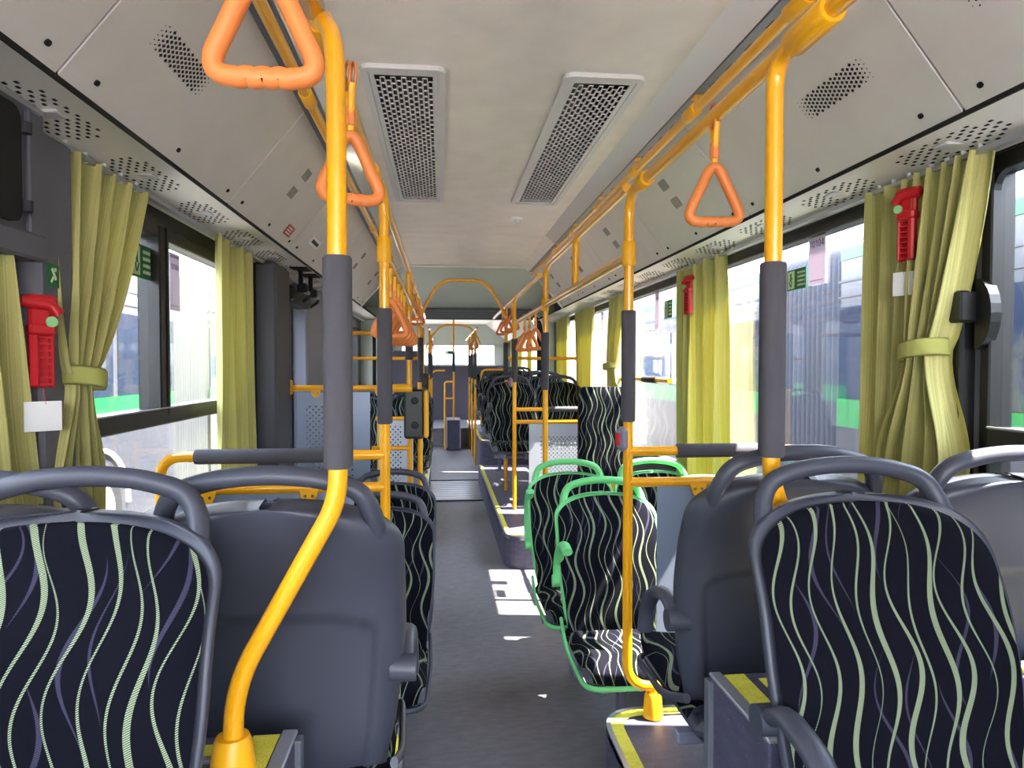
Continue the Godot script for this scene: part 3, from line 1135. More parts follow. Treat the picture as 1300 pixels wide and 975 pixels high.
func build_rails() -> void:
	# ceiling rails: strap rails over the aisle and the outer rails under the slotted tracks
	var rr := rail("yellow overhead rail carrying the single strap in front of the grey panels", [v3(0.435, 2.10, 1.6), v3(0.435, 2.10, -2.2)], 0.05, [])
	ring_clamp(rr, v3(0, 0, -3.74), v3(0, 0, -3.82), 0.026)
	var st := new_st()
	pad(st, v3(0, 0, -2.70), v3(0, 0, -2.83), 0.026, 20)
	obj(rr, "clamp", st, M.yellow_plain)
	rail("yellow overhead rail above the wheelchair bay", [v3(0.44, 2.135, -2.40), v3(0.44, 2.135, -4.28)], 0.05, [])
	rail("yellow overhead rail running past the wheelchair bay to the joint", [v3(0.43, 2.10, -4.5), v3(0.43, 2.10, -8.5)], 0.05, [])
	var rl := rail("yellow overhead rail with clear film wrap by the large near strap", [v3(-0.43, 2.10, 1.6), v3(-0.43, 2.10, -2.2)], 0.05, [])
	st = new_st()
	pad(st, v3(0, 0, -2.05), v3(0, 0, -2.80), 0.0195, 16)
	obj(rl, "film_wrap", st, M.clear_film)
	ring_clamp(rl, v3(0, 0, -2.83), v3(0, 0, -2.95), 0.025)
	ring_clamp(rl, v3(0, 0, -3.74), v3(0, 0, -3.82), 0.025)
	rail("yellow overhead rail over the left aisle seats towards the joint", [v3(-0.425, 2.10, -2.45), v3(-0.42, 2.10, -8.5)], 0.05, [])
	for s: float in [-1.0, 1.0]:
		var t := rail("yellow ceiling rail under the slotted track " + ("on the side of the big near strap" if s < 0 else "on the side of the wheelchair bay"), [v3(s * 0.655, 2.385, -1.55 if s > 0 else 1.6), v3(s * 0.655, 2.385, -6.6)], 0.05, [])
		for k in 6:
			var z := -1.62 - k * 0.72
			var o: Vector3 = t.position
			var b := new_st()
			bx(b, v3(s * 0.672, 2.41, z) - o, Vector3(0.006, 0.07, 0.018), 0.001)
			bx(b, v3(s * 0.672, 2.439, z) - o, Vector3(0.03, 0.006, 0.05), 0.001)
			obj(t, "bracket", b, M.yellow_plain)
			ring_clamp(t, v3(s * 0.655, 2.385, z + 0.05) - o, v3(s * 0.655, 2.385, z - 0.05) - o, 0.023)
	# near poles
	var p := pole("leaning yellow pole with grey sleeve standing on the left wheel box", [v3(-0.43, 2.10, -1.27), v3(-0.425, 2.10, -1.22), v3(-0.388, 2.03, -1.135), v3(-0.385, 1.9, -1.13), v3(-0.385, 1.36, -1.13), v3(-0.387, 1.28, -1.13), v3(-0.552, 0.985, -1.13), v3(-0.555, 0.85, -1.13)], 0.07, [[v3(-0.385, 1.677, -1.13), v3(-0.385, 1.335, -1.13)]], [], 0.0158)
	foot(p, Vector3(0, 0, 0), 0.055)
	p = pole("leaning yellow pole with grey sleeve behind the right near seat", [v3(0.435, 2.10, -1.15), v3(0.435, 2.10, -1.302), v3(0.435, 1.36, -1.302), v3(0.435, 1.27, -1.302), v3(0.555, 0.97, -1.30), v3(0.555, 0.84, -1.30)], 0.06, [[v3(0.435, 1.705, -1.302), v3(0.435, 1.32, -1.302)]], [])
	foot(p, Vector3(0, 0, 0), 0.055)
	# poles at the front barriers, with a swept foot
	for s: float in [-1.0, 1.0]:
		var x := 0.435 if s > 0 else -0.41
		var q := pole("yellow pole with grey sleeve and swept foot " + ("next to the green seats" if s > 0 else "next to the left barrier rails"), [v3(s * 0.433, 2.10, -2.17), v3(x, 2.10, -2.355), v3(x, 0.36, -2.355), v3(s * 0.62, 0.36, -2.355)], 0.09, [[v3(x, 1.695, -2.355), v3(x, 1.305, -2.355)]], [[v3(x, 1.935, -2.355), v3(x, 1.85, -2.355)]])
		var o: Vector3 = q.position
		st = new_st()
		bar(st, v3(s * 0.53, 0.36, -2.355) - o, v3(s * 0.53, 0.3, -2.355) - o, 0.017, 16)
		obj(q, "stub", st, M.yellow_tube)
		foot(q, v3(s * 0.53, 0.25, -2.355) - o, 0.085)
	# lower strap rails
	rail("lower yellow strap rail along the wheelchair bay", [v3(0.435, 1.885, -2.37), v3(0.435, 1.885, -6.0)], 0.05, [])
	rail("lower yellow strap rail with the crowded straps", [v3(-0.41, 1.885, -2.37), v3(-0.418, 1.885, -6.0)], 0.05, [])
	# poles further back
	pole("short yellow stub between the upper and lower rails of the wheelchair bay", [v3(0.44, 2.135, -3.2), v3(0.44, 2.135, -3.33), v3(0.435, 1.90, -3.33)], 0.07, [], [])
	pole("yellow pole with grey sleeve in the wheelchair bay", [v3(0.44, 2.135, -4.15), v3(0.44, 2.12, -4.31), v3(0.435, 0.0, -4.31)], 0.09, [[v3(0.435, 1.715, -4.31), v3(0.435, 1.35, -4.31)]], [[v3(0.435, 1.93, -4.31), v3(0.435, 1.85, -4.31)]])
	pole("yellow pole with stop button at the barrier behind the wheelchair bay", [v3(0.42, 2.10, -5.8), v3(0.42, 2.09, -6.0), v3(0.42, 0.24, -6.0)], 0.1, [[v3(0.42, 1.74, -6.0), v3(0.42, 1.36, -6.0)]], [[v3(0.42, 1.92, -6.0), v3(0.42, 1.85, -6.0)]])
	pole("yellow pole ending in a tee above the card reader", [v3(-0.425, 2.10, -4.2), v3(-0.42, 2.1, -4.31), v3(-0.418, 1.37, -4.31)], 0.08, [[v3(-0.418, 1.72, -4.31), v3(-0.418, 1.54, -4.31)]], [[v3(-0.418, 1.93, -4.31), v3(-0.418, 1.85, -4.31)]])
	for xx in [[-0.42, "outer"], [-0.355, "inner"]]:
		pole("slim yellow post below the black card reader, " + ("on its wall side" if xx[1] == "outer" else "on its aisle side"), [v3(xx[0], 1.36, -4.40), v3(xx[0], 0.0, -4.40)], 0.0, [], [], 0.016)
	pole("yellow pole with grey sleeve on the left rear platform", [v3(-0.42, 2.10, -5.9), v3(-0.415, 2.09, -6.05), v3(-0.4, 0.24, -6.05)], 0.08, [[v3(-0.403, 1.75, -6.05), v3(-0.402, 1.36, -6.05)]], [])
	# hoops across the aisle
	for h in [[-6.9, 0.43, 2.08, 2.36, "near hoop before the joint"], [-11.5, 0.43, 1.98, 2.19, "hoop behind the joint"]]:
		rail("yellow arched tube across the aisle, " + h[4], [v3(-h[1], h[2] - 0.1, h[0]), v3(-h[1] + 0.04, h[2], h[0]), v3(-h[1] + 0.2, h[3], h[0]), v3(h[1] - 0.2, h[3], h[0]), v3(h[1] - 0.04, h[2], h[0]), v3(h[1], h[2] - 0.1, h[0])], 0.14, [])
	for s: float in [-1.0, 1.0]:
		pole("yellow pole carrying the arched tube before the joint " + ("by the left platform" if s < 0 else "by the right platform"), [v3(s * 0.43, 2.1, -6.9), v3(s * 0.43, 0.24, -6.9)], 0.0, [[v3(s * 0.43, 1.74, -6.9), v3(s * 0.43, 1.36, -6.9)]], [])
		for k in 3:
			var z := -10.4 - k * 1.1
			var tx := 0.29 if s > 0 else -0.4
			var where: String = (["next to the yellow U-shaped frame", "beside the middle right tail seats", "at the right end of the rear deck"] if s > 0 else ["beside the left tail seat by the small card reader", "beside the left tail seat by the rear door", "at the left end of the rear deck"])[k]
			pole("slim yellow pole with dark sleeve " + where, [v3(tx, 2.05, z), v3(tx, 0.0, z)], 0.0, [[v3(tx, 1.7, z), v3(tx, 1.3, z)]], [])
		rail("yellow overhead rail in the tail section " + ("over the left seats" if s < 0 else "over the right seats"), [v3(0.29 if s > 0 else -0.4, 2.05, -9.9), v3(0.29 if s > 0 else -0.4, 2.05, -14.4)], 0.0, [])
	pole("slim yellow pole holding the small card reader behind the joint", [v3(-0.48, 2.05, -9.88), v3(-0.48, 0.0, -9.88)], 0.0, [], [])
	pole("yellow centre pole on the step box at the rear", [v3(0.0, 2.38, -12.45), v3(0.0, 0.55, -12.45)], 0.0, [[v3(0, 1.75, -12.45), v3(0, 1.4, -12.45)]], [])
	var gate := rail("yellow looped grab frame on the step box", [v3(0.0, 1.22, -12.42), v3(-0.16, 1.22, -12.42), v3(-0.16, 0.0, -12.42)], 0.05, [])
	st = new_st()
	bar(st, v3(-0.16, -0.3, 0), v3(0, -0.3, 0), 0.014, 12)
	obj(gate, "cross_tube", st, M.yellow_tube)
	rail("yellow handrail sloping beside the rear stairs", [v3(-0.15, 1.42, -13.1), v3(-0.36, 1.42, -13.1), v3(-0.5, 1.2, -13.1), v3(-0.62, 0.75, -13.1), v3(-0.62, 0.36, -13.1)], 0.06, [])
	var fr := rail("yellow U-shaped grab frame on the right platform behind the joint", [v3(0.75, 1.45, -9.98), v3(0.36, 1.45, -9.98), v3(0.36, 0.62, -9.98), v3(0.75, 0.62, -9.98)], 0.08, [])
	st = new_st()
	bar(st, v3(-0.39, -0.12, 0), v3(0, -0.12, 0), 0.016, 12)
	bar(st, v3(-0.39, -0.26, 0), v3(0, -0.26, 0), 0.016, 12)
	obj(fr, "cross_tube", st, M.yellow_tube)
	st = new_st()
	bar(st, v3(-0.24, -0.83, 0), v3(-0.24, -1.03, 0), 0.018, 12)
	obj(fr, "stub", st, M.yellow_plain)
	# short transverse rails at the windows and across the joint
	var wr := rail("short yellow rail with black grip in front of the right window", [v3(1.18, 1.41, -4.1), v3(1.18, 1.41, -5.4)], 0.0, [], 0.016)
	st = new_st()
	pad(st, v3(0, 0, -0.25), v3(0, 0, -0.55), 0.021, 16)
	obj(wr, "grip", st, M.rubber)
	rail("yellow rail across the right window beyond the straps", [v3(0.42, 1.58, -6.9), v3(1.18, 1.58, -6.9)], 0.0, [])
	rail("yellow rail crossing behind the left door post", [v3(-1.18, 1.76, -5.45), v3(-0.43, 1.76, -5.45)], 0.0, [])
	rail("thin yellow rail across the left rear seats", [v3(-1.15, 1.58, -7.0), v3(-0.45, 1.58, -7.0)], 0.0, [])

# ---------------------------------------------------------------- seats
func back_hw(s: float) -> float:
	# half width of the upholstery at height s up the backrest
	var w := lerpf(0.192, 0.217, smoothstep(0.0, 0.3, s))
	if s > 0.445:
		var t := clampf((s - 0.445) / 0.107, 0.0, 1.0)
		w *= pow(maxf(0.0, 1.0 - pow(t, 2.3)), 0.43)
	return w

func back_pt(x: float, s: float, depth: float) -> Vector3:
	# local point on the reclined back: s up the back, depth towards the sitter
	var rec := deg_to_rad(13.0)
	var curve := 0.022 * sin(clampf(s / 0.55, 0.0, 1.0) * PI) - 0.03 * smoothstep(0.35, 0.6, s)
	return Vector3(x, s * cos(rec) + depth * sin(rec) * 0.5, -s * sin(rec) + depth + curve)

var seat_parts := {}

func seat_meshes() -> void:
	# upholstery of the back
	var st := new_st()
	var f := func(u: float, v: float) -> Vector3:
		var s := -0.03 + (1.0 - pow(1.0 - v, 2.5)) * 0.582
		var w := back_hw(s)
		var a := u * 2.0 - 1.0
		var edge := pow(absf(a), 6.0)
		var vedge := pow(absf(v * 2.0 - 1.0), 14.0)
		return back_pt(a * w, s, 0.034 + 0.028 * pow(absf(a), 2.5) * (1.0 - v * 0.35) - 0.022 * maxf(edge, vedge))
	uv_grid(st, f, 28, 40)
	seat_parts.back_cushion = commit(st)
	# moulded shell: front rim and bulging rear
	st = new_st()
	var n := 56
	var rows := 64
	smooth(st)
	var ring := func(v: float) -> PackedVector3Array:
		var s := -0.045 + (1.0 - pow(1.0 - v, 2.5)) * 0.612
		var w := back_hw(clampf(s - 0.012, 0.0, 0.56)) + 0.011
		if s > 0.40:
			w = maxf(w, 0.0)
		if s < 0.1:
			w -= 0.02 * smoothstep(0.1, -0.045, s)
		var out := PackedVector3Array()
		for i in n:
			var a := -1.0 + 2.0 * i / (n - 1)
			out.append(back_pt(a * w, s, 0.008 + 0.020 * pow(absf(a), 2.5)))
		for i in n:
			var a := 1.0 - 2.0 * i / (n - 1)
			var bulge := pow(maxf(0.0, 1.0 - pow(absf(a), 5.0)), 0.6)
			var inset := 0.0
			var lim := 0.76
			var top := 0.335 - 0.03 * pow(absf(a) / lim, 4.0)
			var dd := minf(lim - absf(a), (top - s) * 3.0)
			inset = 0.013 * smoothstep(-0.01, 0.022, dd)
			var tail := smoothstep(-0.045, 0.06, s)
			out.append(back_pt(a * w, s, 0.030 - 0.018 - (0.052 * bulge - inset * bulge) * lerpf(0.5, 1.0, tail)))
		return out
	var prev: PackedVector3Array = ring.call(0.0)
	for r in rows:
		var next: PackedVector3Array = ring.call(float(r + 1) / rows)
		var mid := Vector3.ZERO
		for q in prev:
			mid += q
		mid /= prev.size()
		for i in n * 2:
			var k := (i + 1) % (n * 2)
			# ring order: front left to right, rear right to left; seen from outside this winds so
			tri(st, prev[i], prev[k], next[k])
			tri(st, prev[i], next[k], next[i])
		prev = next
	seat_parts.shell = commit(st)
	# grab handle over the back
	st = new_st()
	var pts := PackedVector3Array()
	var prof := [Vector2(-0.186, 0.45), Vector2(-0.183, 0.50), Vector2(-0.174, 0.55), Vector2(-0.15, 0.588), Vector2(-0.10, 0.607), Vector2(-0.05, 0.6155), Vector2(0, 0.618)]
	var all := prof.duplicate()
	for i in range(prof.size() - 2, -1, -1):
		all.append(Vector2(-prof[i].x, prof[i].y))
	var cu := Curve3D.new()
	for i in all.size():
		var q: Vector2 = all[i]
		var q0: Vector2 = all[maxi(i - 1, 0)]
		var q1: Vector2 = all[mini(i + 1, all.size() - 1)]
		var tg := (back_pt(q1.x, q1.y, 0.0) - back_pt(q0.x, q0.y, 0.0)) * 0.17
		cu.add_point(back_pt(q.x, q.y, -0.004), -tg, tg)
	pts = cu.tessellate_even_length(4, 0.02)
	var radii := PackedFloat32Array()
	for i in pts.size():
		radii.append(1.0 + 0.15 * pow(absf(2.0 * i / (pts.size() - 1) - 1.0), 6.0))
	tube(st, pts, 0.0165, 14, false, 0.019, Vector3.ZERO, radii)
	seat_parts.handle = commit(st)
	# seat cushion and pan
	st = new_st()
	var g := func(u: float, v: float) -> Vector3:
		var a := u * 2.0 - 1.0
		var z := 0.0
		var y := 0.0
		var w := 0.198
		if v < 0.8:
			z = -0.03 + v / 0.8 * 0.40
			y = 0.012 * sin(v * 2.2) - 0.012
		else:
			var t := (v - 0.8) / 0.2 * 1.9
			z = 0.37 + 0.05 * sin(t)
			y = -0.012 + 0.0118 - 0.05 * (1.0 - cos(t))
			w -= 0.01 * t
		w -= 0.012 * smoothstep(0.6, 1.0, v)
		return Vector3(a * w, y + 0.018 * pow(absf(a), 3.0) - 0.045 * pow(absf(a), 12.0) * (1.0 - smoothstep(0.7, 0.95, v)), z)
	uv_grid(st, g, 24, 26)
	seat_parts.cushion = commit(st)
	st = new_st()
	var path := fillet([v3(-0.205, 0.02, -0.05), v3(-0.212, -0.045, 0.1), v3(-0.195, -0.075, 0.415), v3(0.195, -0.075, 0.415), v3(0.212, -0.045, 0.1), v3(0.205, 0.02, -0.05)], 0.07, 6)
	tube(st, path, 0.008, 10, false, 0.011, Vector3.UP)
	seat_parts.rim = commit(st)
	st = new_st()
	bx(st, v3(0, -0.07, 0.17), Vector3(0.36, 0.05, 0.44), 0.02)
	seat_parts.pan = commit(st)
	st = new_st()
	for x in [-0.1, 0.1]:
		bx(st, v3(x, -0.12, 0.14), Vector3(0.035, 0.06, 0.34), 0.006)
	bx(st, v3(0, -0.15, 0.1), Vector3(0.36, 0.03, 0.04), 0.004)
	seat_parts.bracket = commit(st)
	# armrest: a flat curved arm, in its lowered place, pivot at its root
	st = new_st()
	var arm := fillet([v3(0, 0, 0), v3(0, 0.035, 0.05), v3(0, 0.02, 0.16), v3(0, -0.05, 0.235), v3(0, -0.12, 0.25)], 0.06, 6)
	tube(st, arm, 0.016, 12, false, 0.022, Vector3(1, 0, 0))
	seat_parts.armrest = commit(st)
	st = new_st()
	tube(st, PackedVector3Array([v3(-0.025, 0, 0), v3(0.025, 0, 0)]), 0.026, 16)
	seat_parts.pivot = commit(st)

func uv_grid(st: SurfaceTool, f: Callable, nu: int, nv: int) -> void:
	# like grid, with the cloth laid on in metres
	smooth(st)
	var p := []
	for j in nv + 1:
		var row := PackedVector3Array()
		for i in nu + 1:
			row.append(f.call(float(i) / nu, float(j) / nv))
		p.append(row)
	var len_v := PackedFloat32Array([0.0])
	for j in nv:
		len_v.append(len_v[j] + p[j][nu / 2].distance_to(p[j + 1][nu / 2]))
	for j in nv:
		for i in nu:
			var q := [[i, j], [i + 1, j], [i + 1, j + 1], [i, j + 1]]
			for k in [0, 2, 1, 0, 3, 2]:
				var e: Array = q[k]
				var pt: Vector3 = p[e[1]][e[0]]
				st.set_uv(Vector2(pt.x / 0.52 + 0.5, -len_v[e[1]] / 0.52))
				st.add_vertex(pt)

func commit(st: SurfaceTool) -> ArrayMesh:
	st.generate_normals()
	st.index()
	return st.commit()

var fabric_kinds := []

func seat(label: String, at: Vector3, turn: float, green: bool, arm_side: float, arm_up: float, leg: float, group: String, variant := 0) -> Node3D:
	# at: cushion level where the back meets it; turn: 0 faces the camera end
	var t := thing("passenger_seat", label, "seat", at, group)
	t.rotation.y = turn
	var sh: Material = M.shell_green if green else M.shell_grey
	obj(t, "shell", seat_parts.shell, sh)
	obj(t, "grab_handle", seat_parts.handle, sh)
	obj(t, "back_cushion", seat_parts.back_cushion, fabric_kinds[variant % fabric_kinds.size()])
	obj(t, "seat_cushion", seat_parts.cushion, fabric_kinds[(variant + 1) % fabric_kinds.size()])
	obj(t, "seat_rim", seat_parts.rim, sh)
	obj(t, "seat_pan", seat_parts.pan, M.shell_grey)
	obj(t, "bracket", seat_parts.bracket, M.pillar_light)
	if arm_side != 0.0:
		var a := obj(t, "armrest", seat_parts.armrest, sh)
		a.position = back_pt(arm_side * 0.222, 0.2, -0.0)
		a.rotation.x = -arm_up
		var pv := obj(a, "pivot", seat_parts.pivot, M.shell_grey if not green else sh)
		pv.position = Vector3.ZERO
	if leg > 0.0:
		var st := new_st()
		bx(st, v3(0.0, -0.1 - leg * 0.5, 0.18), Vector3(0.035, leg, 0.035), 0.004)
		obj(t, "leg", st, M.pillar_light)
		st = new_st()
		bx(st, v3(0.0, -0.1 - leg + 0.006, 0.18), Vector3(0.09, 0.012, 0.12), 0.003)
		obj(t, "leg_foot", st, M.pillar_light)
	return t

func build_seats() -> void:
	seat_meshes()
	for k in 3:
		var m: StandardMaterial3D = M.fabric.duplicate()
		m.uv1_offset = Vector3(0.31 * k, 0.17 * k, 0)
		m.resource_name = "fabric_%d" % k
		fabric_kinds.append(m)
	var g1 := "grey seats at the wheel boxes"
	# nearest pair, facing the camera end, and the seats behind facing away
	seat("grey shelled seat with patterned cloth in front of the leaning left pole", v3(-0.775, 0.725, -0.965), 0, false, 0, 0, 0, g1, 0)
	seat("grey shelled seat with patterned cloth in front of the wheel box on the curtain side", v3(0.552, 0.71, -1.065), 0, false, -1, 0.0, 0, g1, 1)
	seat("grey shelled aisle seat turned away behind the leaning left pole", v3(-0.517, 0.712, -1.375), PI, false, -1, 0.0, 0, g1, 2)
	seat("grey shelled window seat turned away beside the left curtains", v3(-0.985, 0.712, -1.375), PI, false, 0, 0, 0, g1, 0)
	seat("grey shelled aisle seat turned away with a curved armrest", v3(0.548, 0.715, -1.56), PI, false, 1, 0.0, 0, g1, 1)
	seat("grey shelled window seat turned away beside the window lock", v3(0.992, 0.715, -1.50), PI, false, 0, 0, 0, g1, 2)
	# left seats behind the barrier, facing the camera end
	var g2 := "grey seats behind the left barrier"
	seat("grey aisle seat on the low floor right behind the left barrier", v3(-0.475, 0.335, -2.87), 0, false, 0, 0, 0.24, g2, 1)
	seat("grey window seat on the low floor right behind the left barrier", v3(-0.94, 0.335, -2.87), 0, false, 0, 0, 0.24, g2, 2)
	seat("grey aisle seat in the second row behind the left barrier", v3(-0.475, 0.345, -3.46), 0, false, 0, 0, 0.24, g2, 0)
	seat("grey window seat in the second row behind the left barrier", v3(-0.94, 0.345, -3.46), 0, false, 0, 0, 0.24, g2, 1)
	# green priority seats
	var g3 := "green priority seats"
	seat("green edged aisle seat partly in the sun, in front of the other green ones", v3(0.50, 0.385, -2.86), 0, true, -1, 1.15, 0.28, g3, 0)
	seat("green edged window seat behind the perforated grey panel", v3(0.965, 0.385, -2.86), 0, true, 0, 0, 0.28, g3, 1)
	seat("green edged aisle seat with raised armrest in the second row", v3(0.455, 0.385, -3.46), 0, true, -1, 2.0, 0.28, g3, 2)
	seat("green edged window seat in the second row by the wheelchair board", v3(0.92, 0.385, -3.46), 0, true, 0, 0, 0.28, g3, 0)
	# right rear platform
	var g4 := "grey seats before the joint"
	var rows := [[-6.5, 0.80], [-7.36, 0.83], [-8.1, 0.83]]
	for i in rows.size():
		seat("grey aisle seat on the platform behind the wheelchair bay, " + ["right behind its rails", "in the middle of three rows", "closest to the joint"][i], v3(0.45, rows[i][1], rows[i][0]), 0, false, -1, 0.9, 0.44, g4, i)
		seat("grey window seat on the platform behind the wheelchair bay, " + ["right behind its rails", "in the middle of three rows", "closest to the joint"][i], v3(0.92, rows[i][1], rows[i][0]), 0, false, 0, 0, 0.44, g4, i + 1)
	var lrows := [[-6.56, 0.66], [-7.4, 0.66]]
	for i in lrows.size():
		seat("grey aisle seat on the left rear platform, " + ["in the row by the door", "in the row by the joint"][i], v3(-0.53, lrows[i][1], lrows[i][0]), 0, false, 0, 0, 0.31, g4, i + 2)
		seat("grey window seat on the left rear platform, " + ["in the row by the door", "in the row by the joint"][i], v3(-0.985, lrows[i][1], lrows[i][0]), 0, false, 0, 0, 0.31, g4, i)
	# tail section
	var g5 := "grey seats behind the joint"
	for i in 4:
		seat("grey aisle seat on the right tail platform, " + ["at the yellow U-shaped frame", "just behind the seats at the yellow frame", "in the last row but one", "in the last row at the rear deck"][i], v3(0.525, 0.88, -10.45 - i * 0.75), 0, false, -1, 0.9, 0.36, g5, i)
		seat("grey window seat on the right tail platform, " + ["at the yellow U-shaped frame", "just behind the seats at the yellow frame", "in the last row but one", "in the last row at the rear deck"][i], v3(0.983, 0.88, -10.45 - i * 0.75), 0, false, 0, 0, 0.36, g5, i + 1)
	for i in 2:
		seat("grey seat against the left wall behind the joint, " + ["by the small card reader", "by the rear door"][i], v3(-0.85, 0.46, -10.2 - i * 0.75), 0, false, 0, 0, 0.36, g5, i)

# ---------------------------------------------------------------- barriers and panels
func lug(t: Node3D, at: Vector3) -> void:
	var poly := PackedVector2Array([Vector2(-0.03, 0.012), Vector2(-0.026, -0.012)])
	for i in 7:
		var a := PI + PI * i / 6.0
		poly.append(Vector2(cos(a) * 0.022, -0.016 + sin(a) * 0.02))
	poly.append(Vector2(0.026, -0.012))
	poly.append(Vector2(0.03, 0.012))
	var st := new_st()
	prism(st, poly, at, Vector3.RIGHT, Vector3.UP, 0.006)
	var l := obj(t, "lug", st, M.yellow_plain)
	for dx in [-0.012, 0.012]:
		st = new_st()
		bar(st, at + v3(dx, -0.008, 0.005), at + v3(dx, -0.008, 0.009), 0.005, 10)
		obj(l, "screw", st, M.screw)

func perforated_panel(parent: Node3D, x0: float, x1: float, y0: float, y1: float, z: float, holes: Array, m: Material) -> void:
	# sheet with a perforated field: holes = [left x, right x, bottom y, top y]
	var st := new_st()
	flat(st)
	for r in [[x0, holes[0], y0, y1], [holes[1], x1, y0, y1], [holes[0], holes[1], y0, holes[2]], [holes[0], holes[1], holes[3], y1]]:
		if r[1] - r[0] > 0.001 and r[3] - r[2] > 0.001:
			bx(st, v3((r[0] + r[1]) * 0.5, (r[2] + r[3]) * 0.5, z), Vector3(r[1] - r[0], r[3] - r[2], 0.006))
	var pitch := 0.018
	var nx := int(round((holes[1] - holes[0]) / pitch))
	var ny := int(round((holes[3] - holes[2]) / pitch))
	var px: float = (holes[1] - holes[0]) / nx
	var py: float = (holes[3] - holes[2]) / ny
	for j in ny:
		for i in nx:
			var a: float = holes[0] + i * px
			var b: float = holes[2] + j * py
			if (i + j) % 2 == 1:
				face(st, [v3(a, b, z), v3(a + px, b, z), v3(a + px, b + py, z), v3(a, b + py, z)], v3(a, b, z - 1))
				continue
			var c := v3(a + px * 0.5, b + py * 0.5, z)
			var r2 := 0.0058
			for k in 8:
				var a0 := TAU * (k + 0.5) / 8.0
				var a1 := TAU * (k + 1.5) / 8.0
				var o := func(ang: float) -> Vector3:
					var d := Vector2(cos(ang), sin(ang))
					var s := 0.5 / maxf(absf(d.x), absf(d.y))
					return c + v3(d.x * s * px, d.y * s * py, 0)
				var quad := [c + v3(cos(a0) * r2, sin(a0) * r2, 0), c + v3(cos(a1) * r2, sin(a1) * r2, 0), o.call(a1), o.call(a0)]
				# keep the corners of the square cell
				if k % 2 == 0:
					quad = [quad[0], quad[1], o.call(a1), c + v3(signf(cos((a0 + a1) * 0.5)) * px * 0.5, signf(sin((a0 + a1) * 0.5)) * py * 0.5, 0) if absf(absf(cos((a0 + a1) * 0.5)) - absf(sin((a0 + a1) * 0.5))) < 0.1 else o.call((a0 + a1) * 0.5), o.call(a0)]
				elif absf(absf(cos((a0 + a1) * 0.5)) - absf(sin((a0 + a1) * 0.5))) < 0.1:
					quad = [quad[0], quad[1], o.call(a1), c + v3(signf(cos((a0 + a1) * 0.5)) * px * 0.5, signf(sin((a0 + a1) * 0.5)) * py * 0.5, 0), o.call(a0)]
				face(st, quad, c - v3(0, 0, 1))
	obj(parent, "perforated_panel", st, m)

